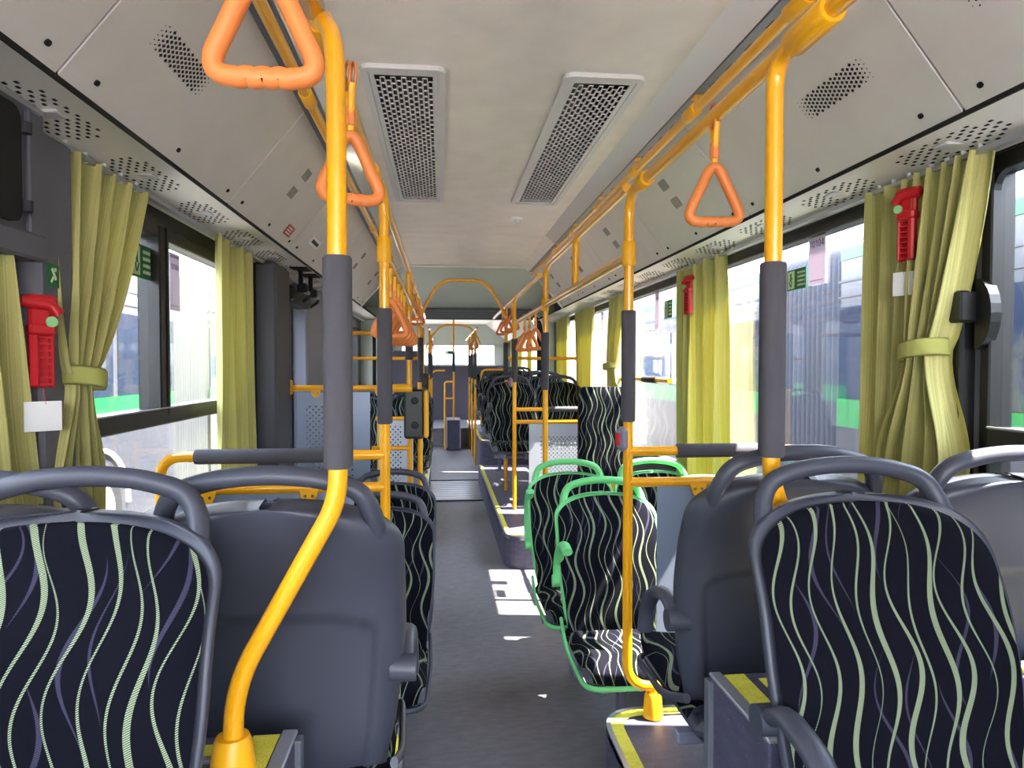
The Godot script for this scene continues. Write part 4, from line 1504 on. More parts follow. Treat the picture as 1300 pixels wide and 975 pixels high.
func build_barriers() -> void:
	for s: float in [-1.0, 1.0]:
		# two rails from the pole to the wall, looped at the wall end, with a panel below
		var xp := 0.435 if s > 0 else -0.41
		var xe := s * 1.14
		var t := thing("barrier_rail", "double yellow rail with grey sleeve and perforated panel " + ("in front of the green seats" if s > 0 else "behind the left near seats"), "handrail", v3(xp, 0, -2.355), "barrier rails")
		var o := v3(xp, 0, -2.355)
		var st := new_st()
		tube(st, fillet([v3(xp, 1.2, -2.355) - o, v3(xe, 1.2, -2.355) - o, v3(xe, 0.9, -2.355) - o], 0.07, 8), TR, 16)
		obj(t, "upper_tube", st, M.yellow_tube)
		st = new_st()
		bar(st, v3(xp, 1.09, -2.355) - o, v3(xe, 1.09, -2.355) - o, TR, 16)
		obj(t, "lower_tube", st, M.yellow_tube)
		st = new_st()
		var s0 := 0.175 if s > 0 else 0.195
		var s1 := 0.56 if s > 0 else 0.62
		pad(st, v3(xp + s * s0, 1.2, -2.355) - o, v3(xp + s * s1, 1.2, -2.355) - o, 0.025, 20)
		obj(t, "foam_sleeve", st, M.foam)
		lug(t, v3(xp + s * 0.25, 1.075, -2.34) - o)
		lug(t, v3(xp + s * 0.58, 1.075, -2.34) - o)
		perforated_panel(t, minf(xp + s * 0.105, xe) - o.x, maxf(xp + s * 0.105, xe) - o.x, 0.46, 1.078, 0.004, [minf(xp + s * 0.2, xp + s * 0.64) - o.x, maxf(xp + s * 0.2, xp + s * 0.64) - o.x, 0.60, 0.99], M.panel_grey)
	# barrier at the door, left, under the tee
	var d := thing("barrier_rail", "single yellow rail with perforated grey panel beside the left door", "handrail", v3(-0.418, 0, -4.31), "barrier rails")
	var od := v3(-0.418, 0, -4.31)
	var st2 := new_st()
	bar(st2, v3(-0.40, 1.365, -4.31) - od, v3(-1.13, 1.365, -4.31) - od, 0.0185, 16)
	obj(d, "upper_tube", st2, M.yellow_tube)
	st2 = new_st()
	pad(st2, v3(-0.40, 1.365, -4.31) - od, v3(-0.52, 1.365, -4.31) - od, 0.026, 18)
	obj(d, "clamp", st2, M.yellow_plain)
	st2 = new_st()
	bx(st2, v3(-1.135, 1.37, -4.31) - od, Vector3(0.016, 0.09, 0.05), 0.004)
	obj(d, "wall_plate", st2, M.yellow_plain)
	lug(d, v3(-0.985, 1.345, -4.295) - od)
	lug(d, v3(-0.6, 1.345, -4.295) - od)
	perforated_panel(d, -1.1 + 0.418, -0.66 + 0.418, 0.5, 1.34, 0.004, [-1.05 + 0.418, -0.76 + 0.418, 0.62, 1.26], M.panel_grey)
	st2 = new_st()
	bar(st2, v3(-0.42, 0.98, -4.4) - od, v3(-0.66, 0.98, -4.4) - od, 0.016, 14)
	obj(d, "lower_tube", st2, M.yellow_tube)
	var d2 := thing("side_panel", "pale perforated panel behind the left barrier pole", "panel", v3(-0.52, 0.0, -4.9))
	perforated_panel(d2, -0.14, 0.1, 0.45, 1.13, 0, [-0.12, 0.02, 0.5, 1.08], M.panel_light)
	st2 = new_st()
	bar(st2, v3(-0.14, 0.0, -0.02), v3(-0.14, 1.13, -0.02), 0.015, 12)
	obj(d2, "post", st2, M.yellow_tube)
	for yy in [1.13, 0.45]:
		st2 = new_st()
		bar(st2, v3(-0.16, yy, 0), v3(0.12, yy, 0), 0.015, 12)
		obj(d2, "tube", st2, M.yellow_tube)
	# barrier behind the wheelchair bay
	var b := thing("barrier_rail", "yellow double rail with pale perforated panel behind the wheelchair bay", "handrail", v3(0.42, 0, -6.0), "barrier rails")
	for yy in [1.12, 1.01]:
		st2 = new_st()
		bar(st2, v3(0.0, yy, 0), v3(0.77, yy, 0), 0.018, 14)
		obj(b, "upper_tube" if yy > 1.1 else "lower_tube", st2, M.yellow_tube)
	st2 = new_st()
	pad(st2, v3(0.3, 1.12, 0), v3(0.7, 1.12, 0), 0.024, 18)
	obj(b, "foam_sleeve", st2, M.foam)
	perforated_panel(b, 0.13, 0.76, 0.3, 0.99, 0.0, [0.23, 0.66, 0.4, 0.88], M.panel_light)
	# wheelchair backrest board
	var w := thing("wheelchair_board", "tall upholstered backrest board on a yellow bracket in the wheelchair bay", "backrest", v3(0.98, 0, -4.93))
	st2 = new_st()
	smooth(st2)
	var rr := round_rect(0.40, 0.70, 0.05, 6)
	prism(st2, rr, v3(0, 1.0, -0.045), Vector3.RIGHT, Vector3.UP, 0.04)
	obj(w, "board", st2, M.black_matt)
	st2 = new_st()
	var wf := func(u: float, v: float) -> Vector3:
		var a := u * 2.0 - 1.0
		var c := v * 2.0 - 1.0
		var sq := pow(pow(absf(a), 14.0) + pow(absf(c), 24.0), 1.0 / 14.0)
		var e := clampf(pow(maxf(absf(a), absf(c)), 10.0), 0.0, 1.0)
		var k := 1.0 if sq < 1.0 else 1.0 / sq
		return v3(a * 0.198 * k, 1.0 + c * 0.348 * k, 0.018 - 0.02 * e)
	uv_grid(st2, wf, 20, 30)
	obj(w, "upholstery", st2, fabric_kinds[1])
	st2 = new_st()
	prism(st2, round_rect(0.31, 0.16, 0.02), v3(-0.02, 0.62, -0.02), Vector3.RIGHT, Vector3.UP, 0.012)
	var br := obj(w, "bracket", st2, M.yellow_plain)
	for dx in [-0.14, 0.1]:
		st2 = new_st()
		bar(st2, v3(dx, 0.66, -0.01), v3(dx, 0.66, 0.0), 0.008, 10)
		obj(br, "screw", st2, M.screw)
	st2 = new_st()
	for dx in [-0.1, 0.08]:
		bar(st2, v3(dx, 0.0, -0.04), v3(dx, 1.2, -0.04), 0.018, 12)
	obj(w, "post", st2, M.yellow_plain)

# ---------------------------------------------------------------- curtains
func curtain(label: String, s: float, top: Array, bottom: Array, y_top: float, y_bot: float, folds: float, tie: Array, out := 0.05, sd := 0.0) -> Node3D:
	# top, bottom: [z0, z1]; tie: [] or [y, z, half width]
	# the cloth hangs a little inside the glass, so its ends move towards the eye
	var kk := 0.94 if s < 0 else 0.955
	top = [top[0] * kk, top[1] * kk]
	bottom = [bottom[0] * kk, bottom[1] * kk]
	if not tie.is_empty():
		tie = [tie[0], tie[1] * kk, tie[2]]
	var t := thing("curtain", label, "curtain", v3(s * (W - 0.06), y_bot, (top[0] + top[1]) * 0.5), "olive window curtains")
	var o: Vector3 = t.position
	var ct: float = (top[0] + top[1]) * 0.5
	var cb: float = (bottom[0] + bottom[1]) * 0.5
	var wt: float = absf(top[0] - top[1]) * 0.5
	var wb: float = absf(bottom[0] - bottom[1]) * 0.5
	var st := new_st()
	var f := func(u: float, v: float) -> Vector3:
		var y := lerpf(y_bot, y_top, v)
		var c: float
		var w: float
		var deep := 0.5
		if tie.is_empty():
			c = lerpf(cb, ct, v)
			w = lerpf(wb, wt, v) * (1.0 - 0.06 * sin(v * PI))
		else:
			var vt: float = (tie[0] - y_bot) / (y_top - y_bot)
			if v > vt:
				var q := (v - vt) / (1.0 - vt)
				var e := pow(q, 0.62)
				c = lerpf(tie[1], ct, pow(q, 0.9))
				w = lerpf(tie[2], wt, e)
				deep = lerpf(0.9, 0.5, q)
			else:
				var q2 := (vt - v) / vt
				var e2 := smoothstep(0.0, 0.5, q2)
				c = lerpf(tie[1], cb, q2)
				w = lerpf(tie[2], wb, e2)
				deep = lerpf(0.9, 0.6, q2)
		var a := u * 2.0 - 1.0
		var ph := TAU * folds * u + sd + 0.8 * sin(v * 3.0 + sd) + 0.5 * sin(u * 9.0 + sd * 2.0)
		var fold := 0.5 + 0.5 * sin(ph)
		var fine := 0.12 * sin(ph * 2.3 + v * 4.0)
		var x := W - 0.035 - out * deep * 1.5 * (fold + fine)
		return v3(s * x, y, c + a * w + 0.012 * cos(ph) * minf(1.0, w * 8.0)) - o
	grid(st, f, int(folds * 20.0), 36, folds * 0.8, 4.0)
	obj(t, "cloth", st, M.curtain)
	# hooks on the track
	var nh := int(maxf(3.0, folds))
	for k in nh:
		var z := lerpf(top[0], top[1], (k + 0.5) / nh)
		box_obj(t, "hook", v3(s * 1.17, y_top + 0.008, z) - o, Vector3(0.012, 0.035, 0.008), M.white, 0.002)
	if not tie.is_empty():
		st = new_st()
		var pts := PackedVector3Array()
		for k in 20:
			var a := TAU * k / 20.0
			pts.append(v3(s * (W - 0.09 + cos(a) * 0.062), tie[0] + 0.01 * sin(a), tie[1] + sin(a) * (tie[2] + 0.012)) - o)
		tube(st, pts, 0.003, 8, true, 0.024, Vector3.UP)
		obj(t, "tie_band", st, M.tie_cloth)
	return t

func build_curtains() -> void:
	var tc := StandardMaterial3D.new()
	tc.resource_name = "tie_cloth"
	tc.albedo_color = Color8(168, 170, 92)
	tc.roughness = 0.9
	M["tie_cloth"] = tc
	curtain("olive curtain hanging below the grey cabinet beside the red hammer", -1, [-1.36, -1.70], [-1.30, -1.88], 1.745, 0.9, 4.0, [], 0.06, 0.4)
	curtain("olive curtain swept aside by a tie below the red hammer on the left", -1, [-1.93, -2.47], [-1.86, -2.12], 2.055, 0.9, 5.0, [1.47, -1.95, 0.045], 0.05, 1.3)
	curtain("straight olive curtain beside the dark post before the left door", -1, [-3.2, -3.72], [-3.18, -3.82], 2.055, 0.78, 3.0, [], 0.06, 2.1)
	curtain("narrow olive curtain beyond the left door", -1, [-5.75, -6.15], [-5.75, -6.15], 2.055, 0.9, 4.0, [], 0.04, 0.9)
	curtain("olive curtain at the last left window before the joint", -1, [-7.05, -7.5], [-7.05, -7.45], 2.055, 0.9, 4.0, [], 0.04, 1.9)
	curtain("straight olive curtain with sunlit edge behind the right red hammer", 1, [-1.98, -2.2], [-2.0, -2.24], 2.055, 0.9, 2.6, [], 0.06, 0.2)
	curtain("olive curtain gathered by a tie band beside the window lock", 1, [-1.70, -1.95], [-1.80, -2.14], 2.06, 0.9, 4.5, [1.545, -1.885, 0.05], 0.055, 2.7)
	curtain("olive curtain left of the hammer in front of the green seats' window", 1, [-3.76, -4.06], [-3.76, -4.06], 2.055, 0.88, 2.6, [], 0.06, 1.1)
	curtain("bright sunlit olive curtain next to the window with the number ticket", 1, [-3.40, -3.74], [-3.36, -3.74], 2.06, 0.88, 2.4, [], 0.06, 3.0)
	curtain("slim olive curtain behind the wheelchair board", 1, [-5.36, -5.76], [-5.4, -5.76], 2.055, 0.9, 4.0, [1.5, -5.62, 0.1], 0.05, 0.6)
	curtain("wide olive curtain at the window beyond the wheelchair bay", 1, [-6.47, -7.30], [-6.5, -7.2], 2.055, 0.9, 6.0, [], 0.05, 1.6)
	curtain("olive curtain at the last right window before the joint", 1, [-7.75, -8.5], [-7.75, -8.5], 2.055, 0.9, 6.0, [], 0.05, 2.2)
	for k in 3:
		curtain("olive curtain in the tail section " + ["right behind the joint", "by the middle tail seats", "by the rear deck"][k], 1, [-10.9 - k * 1.4, -11.45 - k * 1.4], [-10.9 - k * 1.4, -11.45 - k * 1.4], 2.03, 0.95, 4.0, [], 0.05, k)

# ---------------------------------------------------------------- hanging straps
var strap_mesh := {}

func make_strap_meshes() -> void:
	var st := new_st()
	for dx in [-0.006, 0.006]:
		var pts := PackedVector3Array()
		for k in 20:
			var a := TAU * k / 20.0
			pts.append(v3(dx, sin(a) * 0.026, cos(a) * 0.026))
		tube(st, pts, 0.004, 8, true, 0.003)
	strap_mesh.ring = commit(st)
	st = new_st()
	for sg: float in [-1.0, 1.0]:
		tube(st, PackedVector3Array([v3(0, -0.02, sg * 0.02), v3(0, -0.06, sg * 0.009), v3(0, -0.125, sg * 0.004)]), 0.0075, 8, false, 0.0025, Vector3(0, 0, 1))
	strap_mesh.band = commit(st)
	st = new_st()
	bx(st, v3(0, -0.083, 0), Vector3(0.02, 0.046, 0.02), 0.005)
	strap_mesh.sleeve = commit(st)
	# rounded triangular grip with finger waves along the bottom
	st = new_st()
	var top := Vector2(0, 0)
	var c := [Vector2(0, 0.006), Vector2(-0.071, -0.145), Vector2(0.071, -0.145)]
	var cut := [0.045, 0.038, 0.038]
	var path := PackedVector3Array()
	for i in 3:
		var p: Vector2 = c[i]
		var a: Vector2 = p + (c[(i + 2) % 3] - p).normalized() * cut[i]
		var b: Vector2 = p + (c[(i + 1) % 3] - p).normalized() * cut[i]
		for k in 7:
			var t := k / 6.0
			var q := a * (1 - t) * (1 - t) + p * 2 * t * (1 - t) + b * t * t
			path.append(v3(q.x, q.y, 0))
		var nx: Vector2 = c[(i + 1) % 3] + (p - c[(i + 1) % 3]).normalized() * cut[(i + 1) % 3]
		var steps := 20 if i == 1 else 6
		for k in range(1, steps):
			var q2 := b.lerp(nx, float(k) / steps)
			var wave := 0.0014 * cos(TAU * 3.5 * (float(k) / steps - 0.5)) if i == 1 else 0.0
			path.append(v3(q2.x, q2.y + wave, 0))
	tube(st, path, 0.0125, 12, true, 0.0135, Vector3(0, 0, 1))
	strap_mesh.grip = commit(st)

func strap(label: String, at: Vector3, drop: float, twist: float, swing := 0.0) -> void:
	var t := thing("hand_strap", label, "hand strap", at, "orange hand straps")
	obj(t, "rail_ring", strap_mesh.ring, M.orange_grip)
	t.rotation = Vector3(swing, twist, 0)
	obj(t, "band", strap_mesh.band, M.yellow_plain)
	obj(t, "sleeve", strap_mesh.sleeve, M.orange_grip)
	var g := obj(t, "grip", strap_mesh.grip, M.orange_grip)
	g.position = v3(0, -drop, 0)

func build_straps() -> void:
	make_strap_meshes()
	strap("large orange hand strap beside the top of the leaning left pole", v3(-0.43, 2.10, -0.86), 0.108, 0.0)
	strap("orange hand strap hanging in front of the left ceiling grille", v3(-0.405, 2.10, -1.46), 0.108, 0.35)
	strap("orange hand strap hanging alone in front of the right sloping panels", v3(0.435, 2.10, -1.60), 0.108, -0.1)
	for k in 5:
		strap("orange hand strap in the crowded row on the lower left rail", v3(-0.41, 1.885, -2.62 - k * 0.24), 0.125, 0.15)
	for k in 3:
		strap("orange hand strap in the row of three on the lower right rail", v3(0.435, 1.885, -4.75 - k * 0.32), 0.115, -0.1)
	for k in 3:
		strap("orange hand strap on the upper right rail before the joint", v3(0.43, 2.10, -6.3 - k * 0.5), 0.115, -0.2)
	for k in 2:
		strap("orange hand strap on the upper left rail before the joint", v3(-0.42, 2.10, -5.0 - k * 0.6), 0.115, 0.2)
	strap("small orange hand strap hanging on the left tail rail", v3(-0.4, 2.05, -10.9), 0.125, 0.3)
	for k in 3:
		strap("small orange hand strap on the right tail rail", v3(0.29, 2.05, -10.6 - k * 0.35), 0.125, -0.3)

# ---------------------------------------------------------------- hammers, signs, reader, cabinet
func hammer(label: String, at: Vector3, s: float, with_tag: bool, turn := 0.0) -> void:
	# red emergency hammer in its holder on the window post; at = middle of the holder
	var t := thing("emergency_hammer", label, "hammer", at, "red emergency hammers")
	var n := -s
	t.rotation.y = turn
	t.scale = Vector3.ONE * 0.88
	var st := new_st()
	bx(st, v3(n * 0.012, 0.045, 0), Vector3(0.024, 0.11, 0.05), 0.006)
	bx(st, v3(n * 0.02, 0.082, 0.0), Vector3(0.04, 0.035, 0.075), 0.01)
	bx(st, v3(n * 0.022, 0.01, 0), Vector3(0.044, 0.03, 0.06), 0.006)
	obj(t, "holder", st, M.red)
	st = new_st()
	tube(st, PackedVector3Array([v3(n * 0.028, 0.082, 0.045), v3(n * 0.028, 0.075, -0.02), v3(n * 0.03, 0.05, -0.04)]), 0.016, 12)
	obj(t, "hammer_head", st, M.red)
	st = new_st()
	bx(st, v3(n * 0.026, -0.07, 0.018), Vector3(0.03, 0.14, 0.022), 0.006)
	bx(st, v3(n * 0.026, -0.07, -0.022), Vector3(0.026, 0.14, 0.008), 0.003)
	bx(st, v3(n * 0.014, -0.07, -0.003), Vector3(0.006, 0.14, 0.04), 0.002)
	for k in 8:
		bx(st, v3(n * 0.026, -0.01 - k * 0.0175, -0.006), Vector3(0.024, 0.005, 0.03))
	obj(t, "ribbed_handle", st, M.red)
	st = new_st()
	tube(st, PackedVector3Array([v3(n * 0.044, 0.03, -0.018), v3(n * 0.05, 0.03, -0.018)]), 0.014, 16)
	obj(t, "seal_dot", st, M.pale_green)
	if with_tag:
		st = new_st()
		tube(st, PackedVector3Array([v3(n * 0.028, -0.14, 0), v3(n * 0.03, -0.175, -0.006), v3(n * 0.03, -0.185, -0.006)]), 0.0012, 6)
		obj(t, "string", st, M.red)
		st = new_st()
		bx(st, v3(n * 0.03, -0.215, 0.0), Vector3(0.002, 0.078, 0.085), 0.0008)
		obj(t, "tag", st, M.white)

func quad_plate(parent: Node3D, called: String, c: Vector3, w: float, h: float, s: float, m: Material, th := 0.002) -> MeshInstance3D:
	return box_obj(parent, called, c, Vector3(th, h, w), m, 0.0004)

func exit_sign(label: String, at: Vector3, s: float, w := 0.15, h := 0.115) -> void:
	# green emergency exit sticker with a running figure and four short lines
	var t := thing("exit_sign", label, "sign", at, "green exit stickers")
	quad_plate(t, "plate", Vector3.ZERO, w, h, s, M.sign_green)
	var n := -s
	# the figure stands on the side further from the text
	var fz := w * 0.27 * -s
	quad_plate(t, "picture", v3(n * 0.0015, 0, -s * -0.0 + fz * -s * -s), w * 0.36, h * 0.86, s, M.pale_sign)
	var st := new_st()
	var cx := fz
	var x := n * 0.003
	bx(st, v3(x, h * 0.25, cx), Vector3(0.001, h * 0.13, h * 0.13), 0.0003)
	bx(st, v3(x, h * 0.05, cx), Vector3(0.001, h * 0.26, h * 0.12), 0.0003, Basis(Vector3.RIGHT, 0.25))
	bx(st, v3(x, -h * 0.2, cx + h * 0.07), Vector3(0.001, h * 0.3, h * 0.06), 0.0003, Basis(Vector3.RIGHT, 0.4))
	bx(st, v3(x, -h * 0.2, cx - h * 0.08), Vector3(0.001, h * 0.28, h * 0.06), 0.0003, Basis(Vector3.RIGHT, -0.5))
	bx(st, v3(x, h * 0.08, cx + h * 0.1), Vector3(0.001, h * 0.05, h * 0.2), 0.0003, Basis(Vector3.RIGHT, 0.5))
	obj(t, "running_figure", st, M.sign_green)
	st = new_st()
	var rng := RandomNumberGenerator.new()
	rng.seed = 4
	for row in 4:
		var z0 := -fz - w * 0.17
		for k in 6:
			bx(st, v3(n * 0.0015, h * (0.3 - row * 0.2), z0 + k * w * 0.068), Vector3(0.001, h * 0.1, w * rng.randf_range(0.03, 0.05)))
	obj(t, "small_print", st, M.pale_sign)

func ticket(label: String, at: Vector3, s: float, w := 0.085, h := 0.27) -> void:
	# paper strip on the glass with the fleet number
	var t := thing("number_ticket", label, "ticket", at, "number tickets on the windows")
	quad_plate(t, "paper", Vector3.ZERO, w, h, s, M.ticket)
	var n := -s
	var tm := TextMesh.new()
	tm.text = "10104"
	var fnt := SystemFont.new()
	fnt.font_names = PackedStringArray(["Droid Sans"])
	tm.font = fnt
	tm.font_size = 48
	tm.pixel_size = w * 0.0064
	tm.depth = 0.0006
	var o := obj(t, "number", tm, M.ink)
	o.position = v3(n * 0.002, h * 0.26, 0)
	o.rotation.y = -s * PI * 0.5
	quad_plate(t, "header", v3(n * 0.0012, h * 0.44, 0), w * 0.9, h * 0.05, s, M.ticket_grey)
	quad_plate(t, "footer", v3(n * 0.0012, -h * 0.42, 0), w * 0.75, h * 0.012, s, M.ticket_grey)

func build_fittings() -> void:
	mat("pale_sign", Color8(214, 232, 190), 0.6)
	mat("ticket_grey", Color8(168, 150, 186), 0.7)
	hammer("red emergency hammer with hanging white tag on the left post between two curtains", v3(-1.142, 1.575, -1.683), -1, true, -0.8)
	hammer("red emergency hammer with white tag between the two nearest right curtains", v3(1.15, 1.93, -1.885), 1, true, 0.4)
	hammer("red emergency hammer between the sunlit right curtains by the green seats", v3(1.15, 1.91, -3.66), 1, false, 0.3)
	var es := thing("hammer_sign", "small square green sign above the left red hammer", "sign", v3(-1.137, 1.715, -1.74))
	quad_plate(es, "plate", Vector3.ZERO, 0.05, 0.055, -1, M.sign_green)
	var st := new_st()
	bx(st, v3(0.002, 0.004, 0), Vector3(0.001, 0.03, 0.008), 0, Basis(Vector3.RIGHT, 0.6))
	bx(st, v3(0.002, -0.008, 0.006), Vector3(0.001, 0.02, 0.006), 0, Basis(Vector3.RIGHT, -0.7))
	bx(st, v3(0.002, 0.015, -0.006), Vector3(0.001, 0.008, 0.008))
	obj(es, "pictogram", st, M.pale_sign)
	exit_sign("green exit sticker on the left window beside its mullion", v3(-1.243, 1.86, -2.48), -1)
	ticket("tall number ticket reading 10104 on the left window", v3(-1.243, 1.825, -2.775), -1, 0.1, 0.22)
	exit_sign("green exit sticker on the right window below the number ticket", v3(1.243, 1.86, -2.71), 1, 0.15, 0.085)
	ticket("tall number ticket reading 10104 on the large right window", v3(1.243, 1.925, -2.555), 1, 0.12, 0.21)
	exit_sign("small green exit sticker on the right window by the green seats", v3(1.243, 1.87, -4.32), 1)
	ticket("pale number ticket on the right window by the green seats", v3(1.243, 1.89, -4.55), 1)
	ticket("pale number ticket on the right window beyond the wheelchair bay", v3(1.243, 1.86, -6.15), 1)
	var rx := thing("exit_sign", "tiny green exit sticker on the rear window", "sign", v3(-0.05, 1.80, TAIL - 0.02))
	box_obj(rx, "plate", Vector3.ZERO, Vector3(0.16, 0.08, 0.004), M.sign_green)
	box_obj(rx, "picture", v3(-0.05, 0, 0.003), Vector3(0.05, 0.065, 0.002), M.pale_sign)
	# cabinet at the upper left, before the first curtain
	var cb := thing("wall_cabinet", "grey upper cabinet with black hinged door at the left window", "cabinet", v3(-1.22, 1.75, -1.2))
	st = new_st()
	bx(st, v3(0.03, 0.02, -0.04), Vector3(0.13, 0.06, 0.92), 0.006)
	bx(st, v3(0.03, 0.17, -0.04), Vector3(0.10, 0.34, 0.92), 0.004)
	bx(st, v3(0.03, 0.17, -0.47), Vector3(0.12, 0.34, 0.06), 0.004)
	obj(cb, "body", st, M.pillar)
	st = new_st()
	prism(st, round_rect(0.8, 0.25, 0.03), v3(0.083, 0.185, 0.0), Vector3(0, 0, -1), Vector3.UP, 0.014)
	var door := obj(cb, "door", st, M.black_matt)
	for y in [0.1, 0.27]:
		st = new_st()
		bar(st, v3(0.1, y - 0.012, -0.41), v3(0.1, y + 0.012, -0.41), 0.012, 12)
		obj(door, "hinge", st, M.rubber)
	box_obj(cb, "light_strip", v3(0.09, 0.325, -0.3), Vector3(0.02, 0.012, 0.36), M.alu)
	var lp := thing("window_post", "grey post carrying the left red hammer between two curtains", "post")
	box_obj(lp, "cover", v3(-1.178, 1.45, -1.765), Vector3(0.078, 1.2, 0.15), M.pillar, 0.01)
	# post before the door
	var post := thing("door_post", "tall dark grey post between the left curtain and the door", "post")
	st = new_st()
	bx(st, v3(-1.155, 1.03, -3.95), Vector3(0.12, 2.06, 0.33), 0.015)
	obj(post, "cover", st, M.pillar_dark)
	st = new_st()
	bx(st, v3(-1.115, 1.03, -4.09), Vector3(0.02, 2.06, 0.02), 0.004)
	obj(post, "edge_strip", st, M.alu)
	var post2 := thing("door_post", "pale grey panel post behind the left door glass", "post")
	st = new_st()
	bx(st, v3(-1.168, 1.03, -5.08), Vector3(0.1, 2.06, 0.7), 0.01)
	obj(post2, "cover", st, M.pillar_light)
	# door gear above the left door
	var dg := thing("door_gear", "black door drive arms under the ceiling above the left door", "door drive")
	st = new_st()
	bx(st, v3(-1.14, 1.93, -4.43), Vector3(0.12, 0.1, 0.56), 0.02)
	obj(dg, "housing", st, M.black)
	for z in [-4.25, -4.56]:
		st = new_st()
		bar(st, v3(-1.06, 2.09, z), v3(-1.06, 1.98, z), 0.014, 10)
		bx(st, v3(-1.05, 1.97, z), Vector3(0.06, 0.05, 0.05), 0.008)
		tube(st, fillet([v3(-1.05, 1.97, z), v3(-1.02, 1.93, z - 0.1), v3(-1.1, 1.9, z - 0.2)], 0.05), 0.01, 10)
		obj(dg, "arm", st, M.black_matt)
		st = new_st()
		bx(st, v3(-1.03, 1.945, z - 0.03), Vector3(0.03, 0.02, 0.05), 0.004)
		obj(dg, "linkage", st, M.screw)
		st = new_st()
		bx(st, v3(-1.06, 2.084, z), Vector3(0.1, 0.008, 0.16), 0.002)
		obj(dg, "ceiling_plate", st, M.black_matt)
	# card readers
	for q in [[v3(-0.376, 1.2, -4.36), 1.0, "black card reader with yellow edge on the posts by the left door"], [v3(-0.44, 1.28, -9.85), 0.75, "small black card reader with yellow edge behind the joint"]]:
		var r := thing("card_reader", q[2], "card reader", q[0])
		var k: float = q[1]
		st = new_st()
		bx(st, v3(-0.015, 0.0, 0.0), Vector3(0.125, 0.31, 0.07) * k, 0.012)
		obj(r, "case", st, M.black)
		st = new_st()
		bx(st, v3(0.06 * k, 0.0, -0.01), Vector3(0.03, 0.3, 0.1) * k, 0.01)
		obj(r, "yellow_cover", st, M.yellow_plain)
		for y in [0.085, -0.07]:
			st = new_st()
			tube(st, PackedVector3Array([v3(-0.01 * k, y * k, 0.03 * k), v3(-0.01 * k, y * k, 0.042 * k), v3(-0.01 * k, y * k, 0.044 * k)]), 0.024 * k, 16, false, -1.0, Vector3.ZERO, PackedFloat32Array([1, 0.95, 0.6]))
			obj(r, "socket", st, M.rubber)
	# stop buttons
	for q in [[v3(0.412, 1.245, -2.35), "grey and red stop button on the pole beside the green seats"], [v3(0.385, 1.36, -5.98), "grey stop button on the pole behind the wheelchair bay"]]:
		var b := thing("stop_button", q[1], "button", q[0])
		st = new_st()
		bx(st, Vector3.ZERO, Vector3(0.036, 0.085, 0.05), 0.014)
		obj(b, "case", st, M.pillar_light)
		st = new_st()
		bx(st, v3(-0.014, 0, 0.004), Vector3(0.02, 0.05, 0.03), 0.008)
		obj(b, "push_button", st, M.red)
	# stickers on the left sloping panel
	var stk := thing("red_sticker", "small red sticker with white lines on the left sloping ceiling panel", "sticker", on_slope(-1, 0.82, -3.42))
	var down := (on_slope(-1, 1, 0) - on_slope(-1, 0, 0)).normalized()
	var nn := Vector3(0.35, -0.28, 0).normalized()
	var bs := Basis(down, nn, down.cross(nn))
	box_obj(stk, "plate", nn * 0.001, Vector3(0.055, 0.001, 0.13), M.red, 0.0, bs)
	for k in 3:
		box_obj(stk, "print_line", nn * 0.002 + down * (0.014 - k * 0.014), Vector3(0.006, 0.001, 0.08), M.white, 0.0, bs)
	var wst := thing("white_sticker", "white sticker with a dark code strip on the left sloping ceiling panel", "sticker", on_slope(-1, 0.72, -3.95))
	box_obj(wst, "plate", nn * 0.001, Vector3(0.05, 0.001, 0.22), M.white, 0.0, bs)
	box_obj(wst, "print_line", nn * 0.002, Vector3(0.02, 0.001, 0.17), M.pillar_dark, 0.0, bs)
	# round window lock on the nearest right window
	var lk := thing("window_lock", "black half-round catch on the nearest right window frame", "lock", v3(1.2, 1.64, -1.72))
	st = new_st()
	var half := PackedVector2Array()
	for i in 13:
		var a := -PI * 0.5 + PI * i / 12.0
		half.append(Vector2(cos(a) * 0.055, sin(a) * 0.095))
	prism(st, half, v3(-0.0, 0, 0.02), Vector3(0, 0, 1), Vector3.UP, -0.03)
	obj(lk, "catch", st, M.black)
	box_obj(lk, "handle", v3(-0.02, 0.02, 0.0), Vector3(0.05, 0.085, 0.05), M.black, 0.006)
	# extra edge trim of the nearest right window
	var tp := thing("window_post", "black post between the gathered right curtain and the nearest window", "post")
	box_obj(tp, "cover", v3(1.205, 1.45, -1.77), Vector3(0.05, 1.2, 0.10), M.black, 0.008)

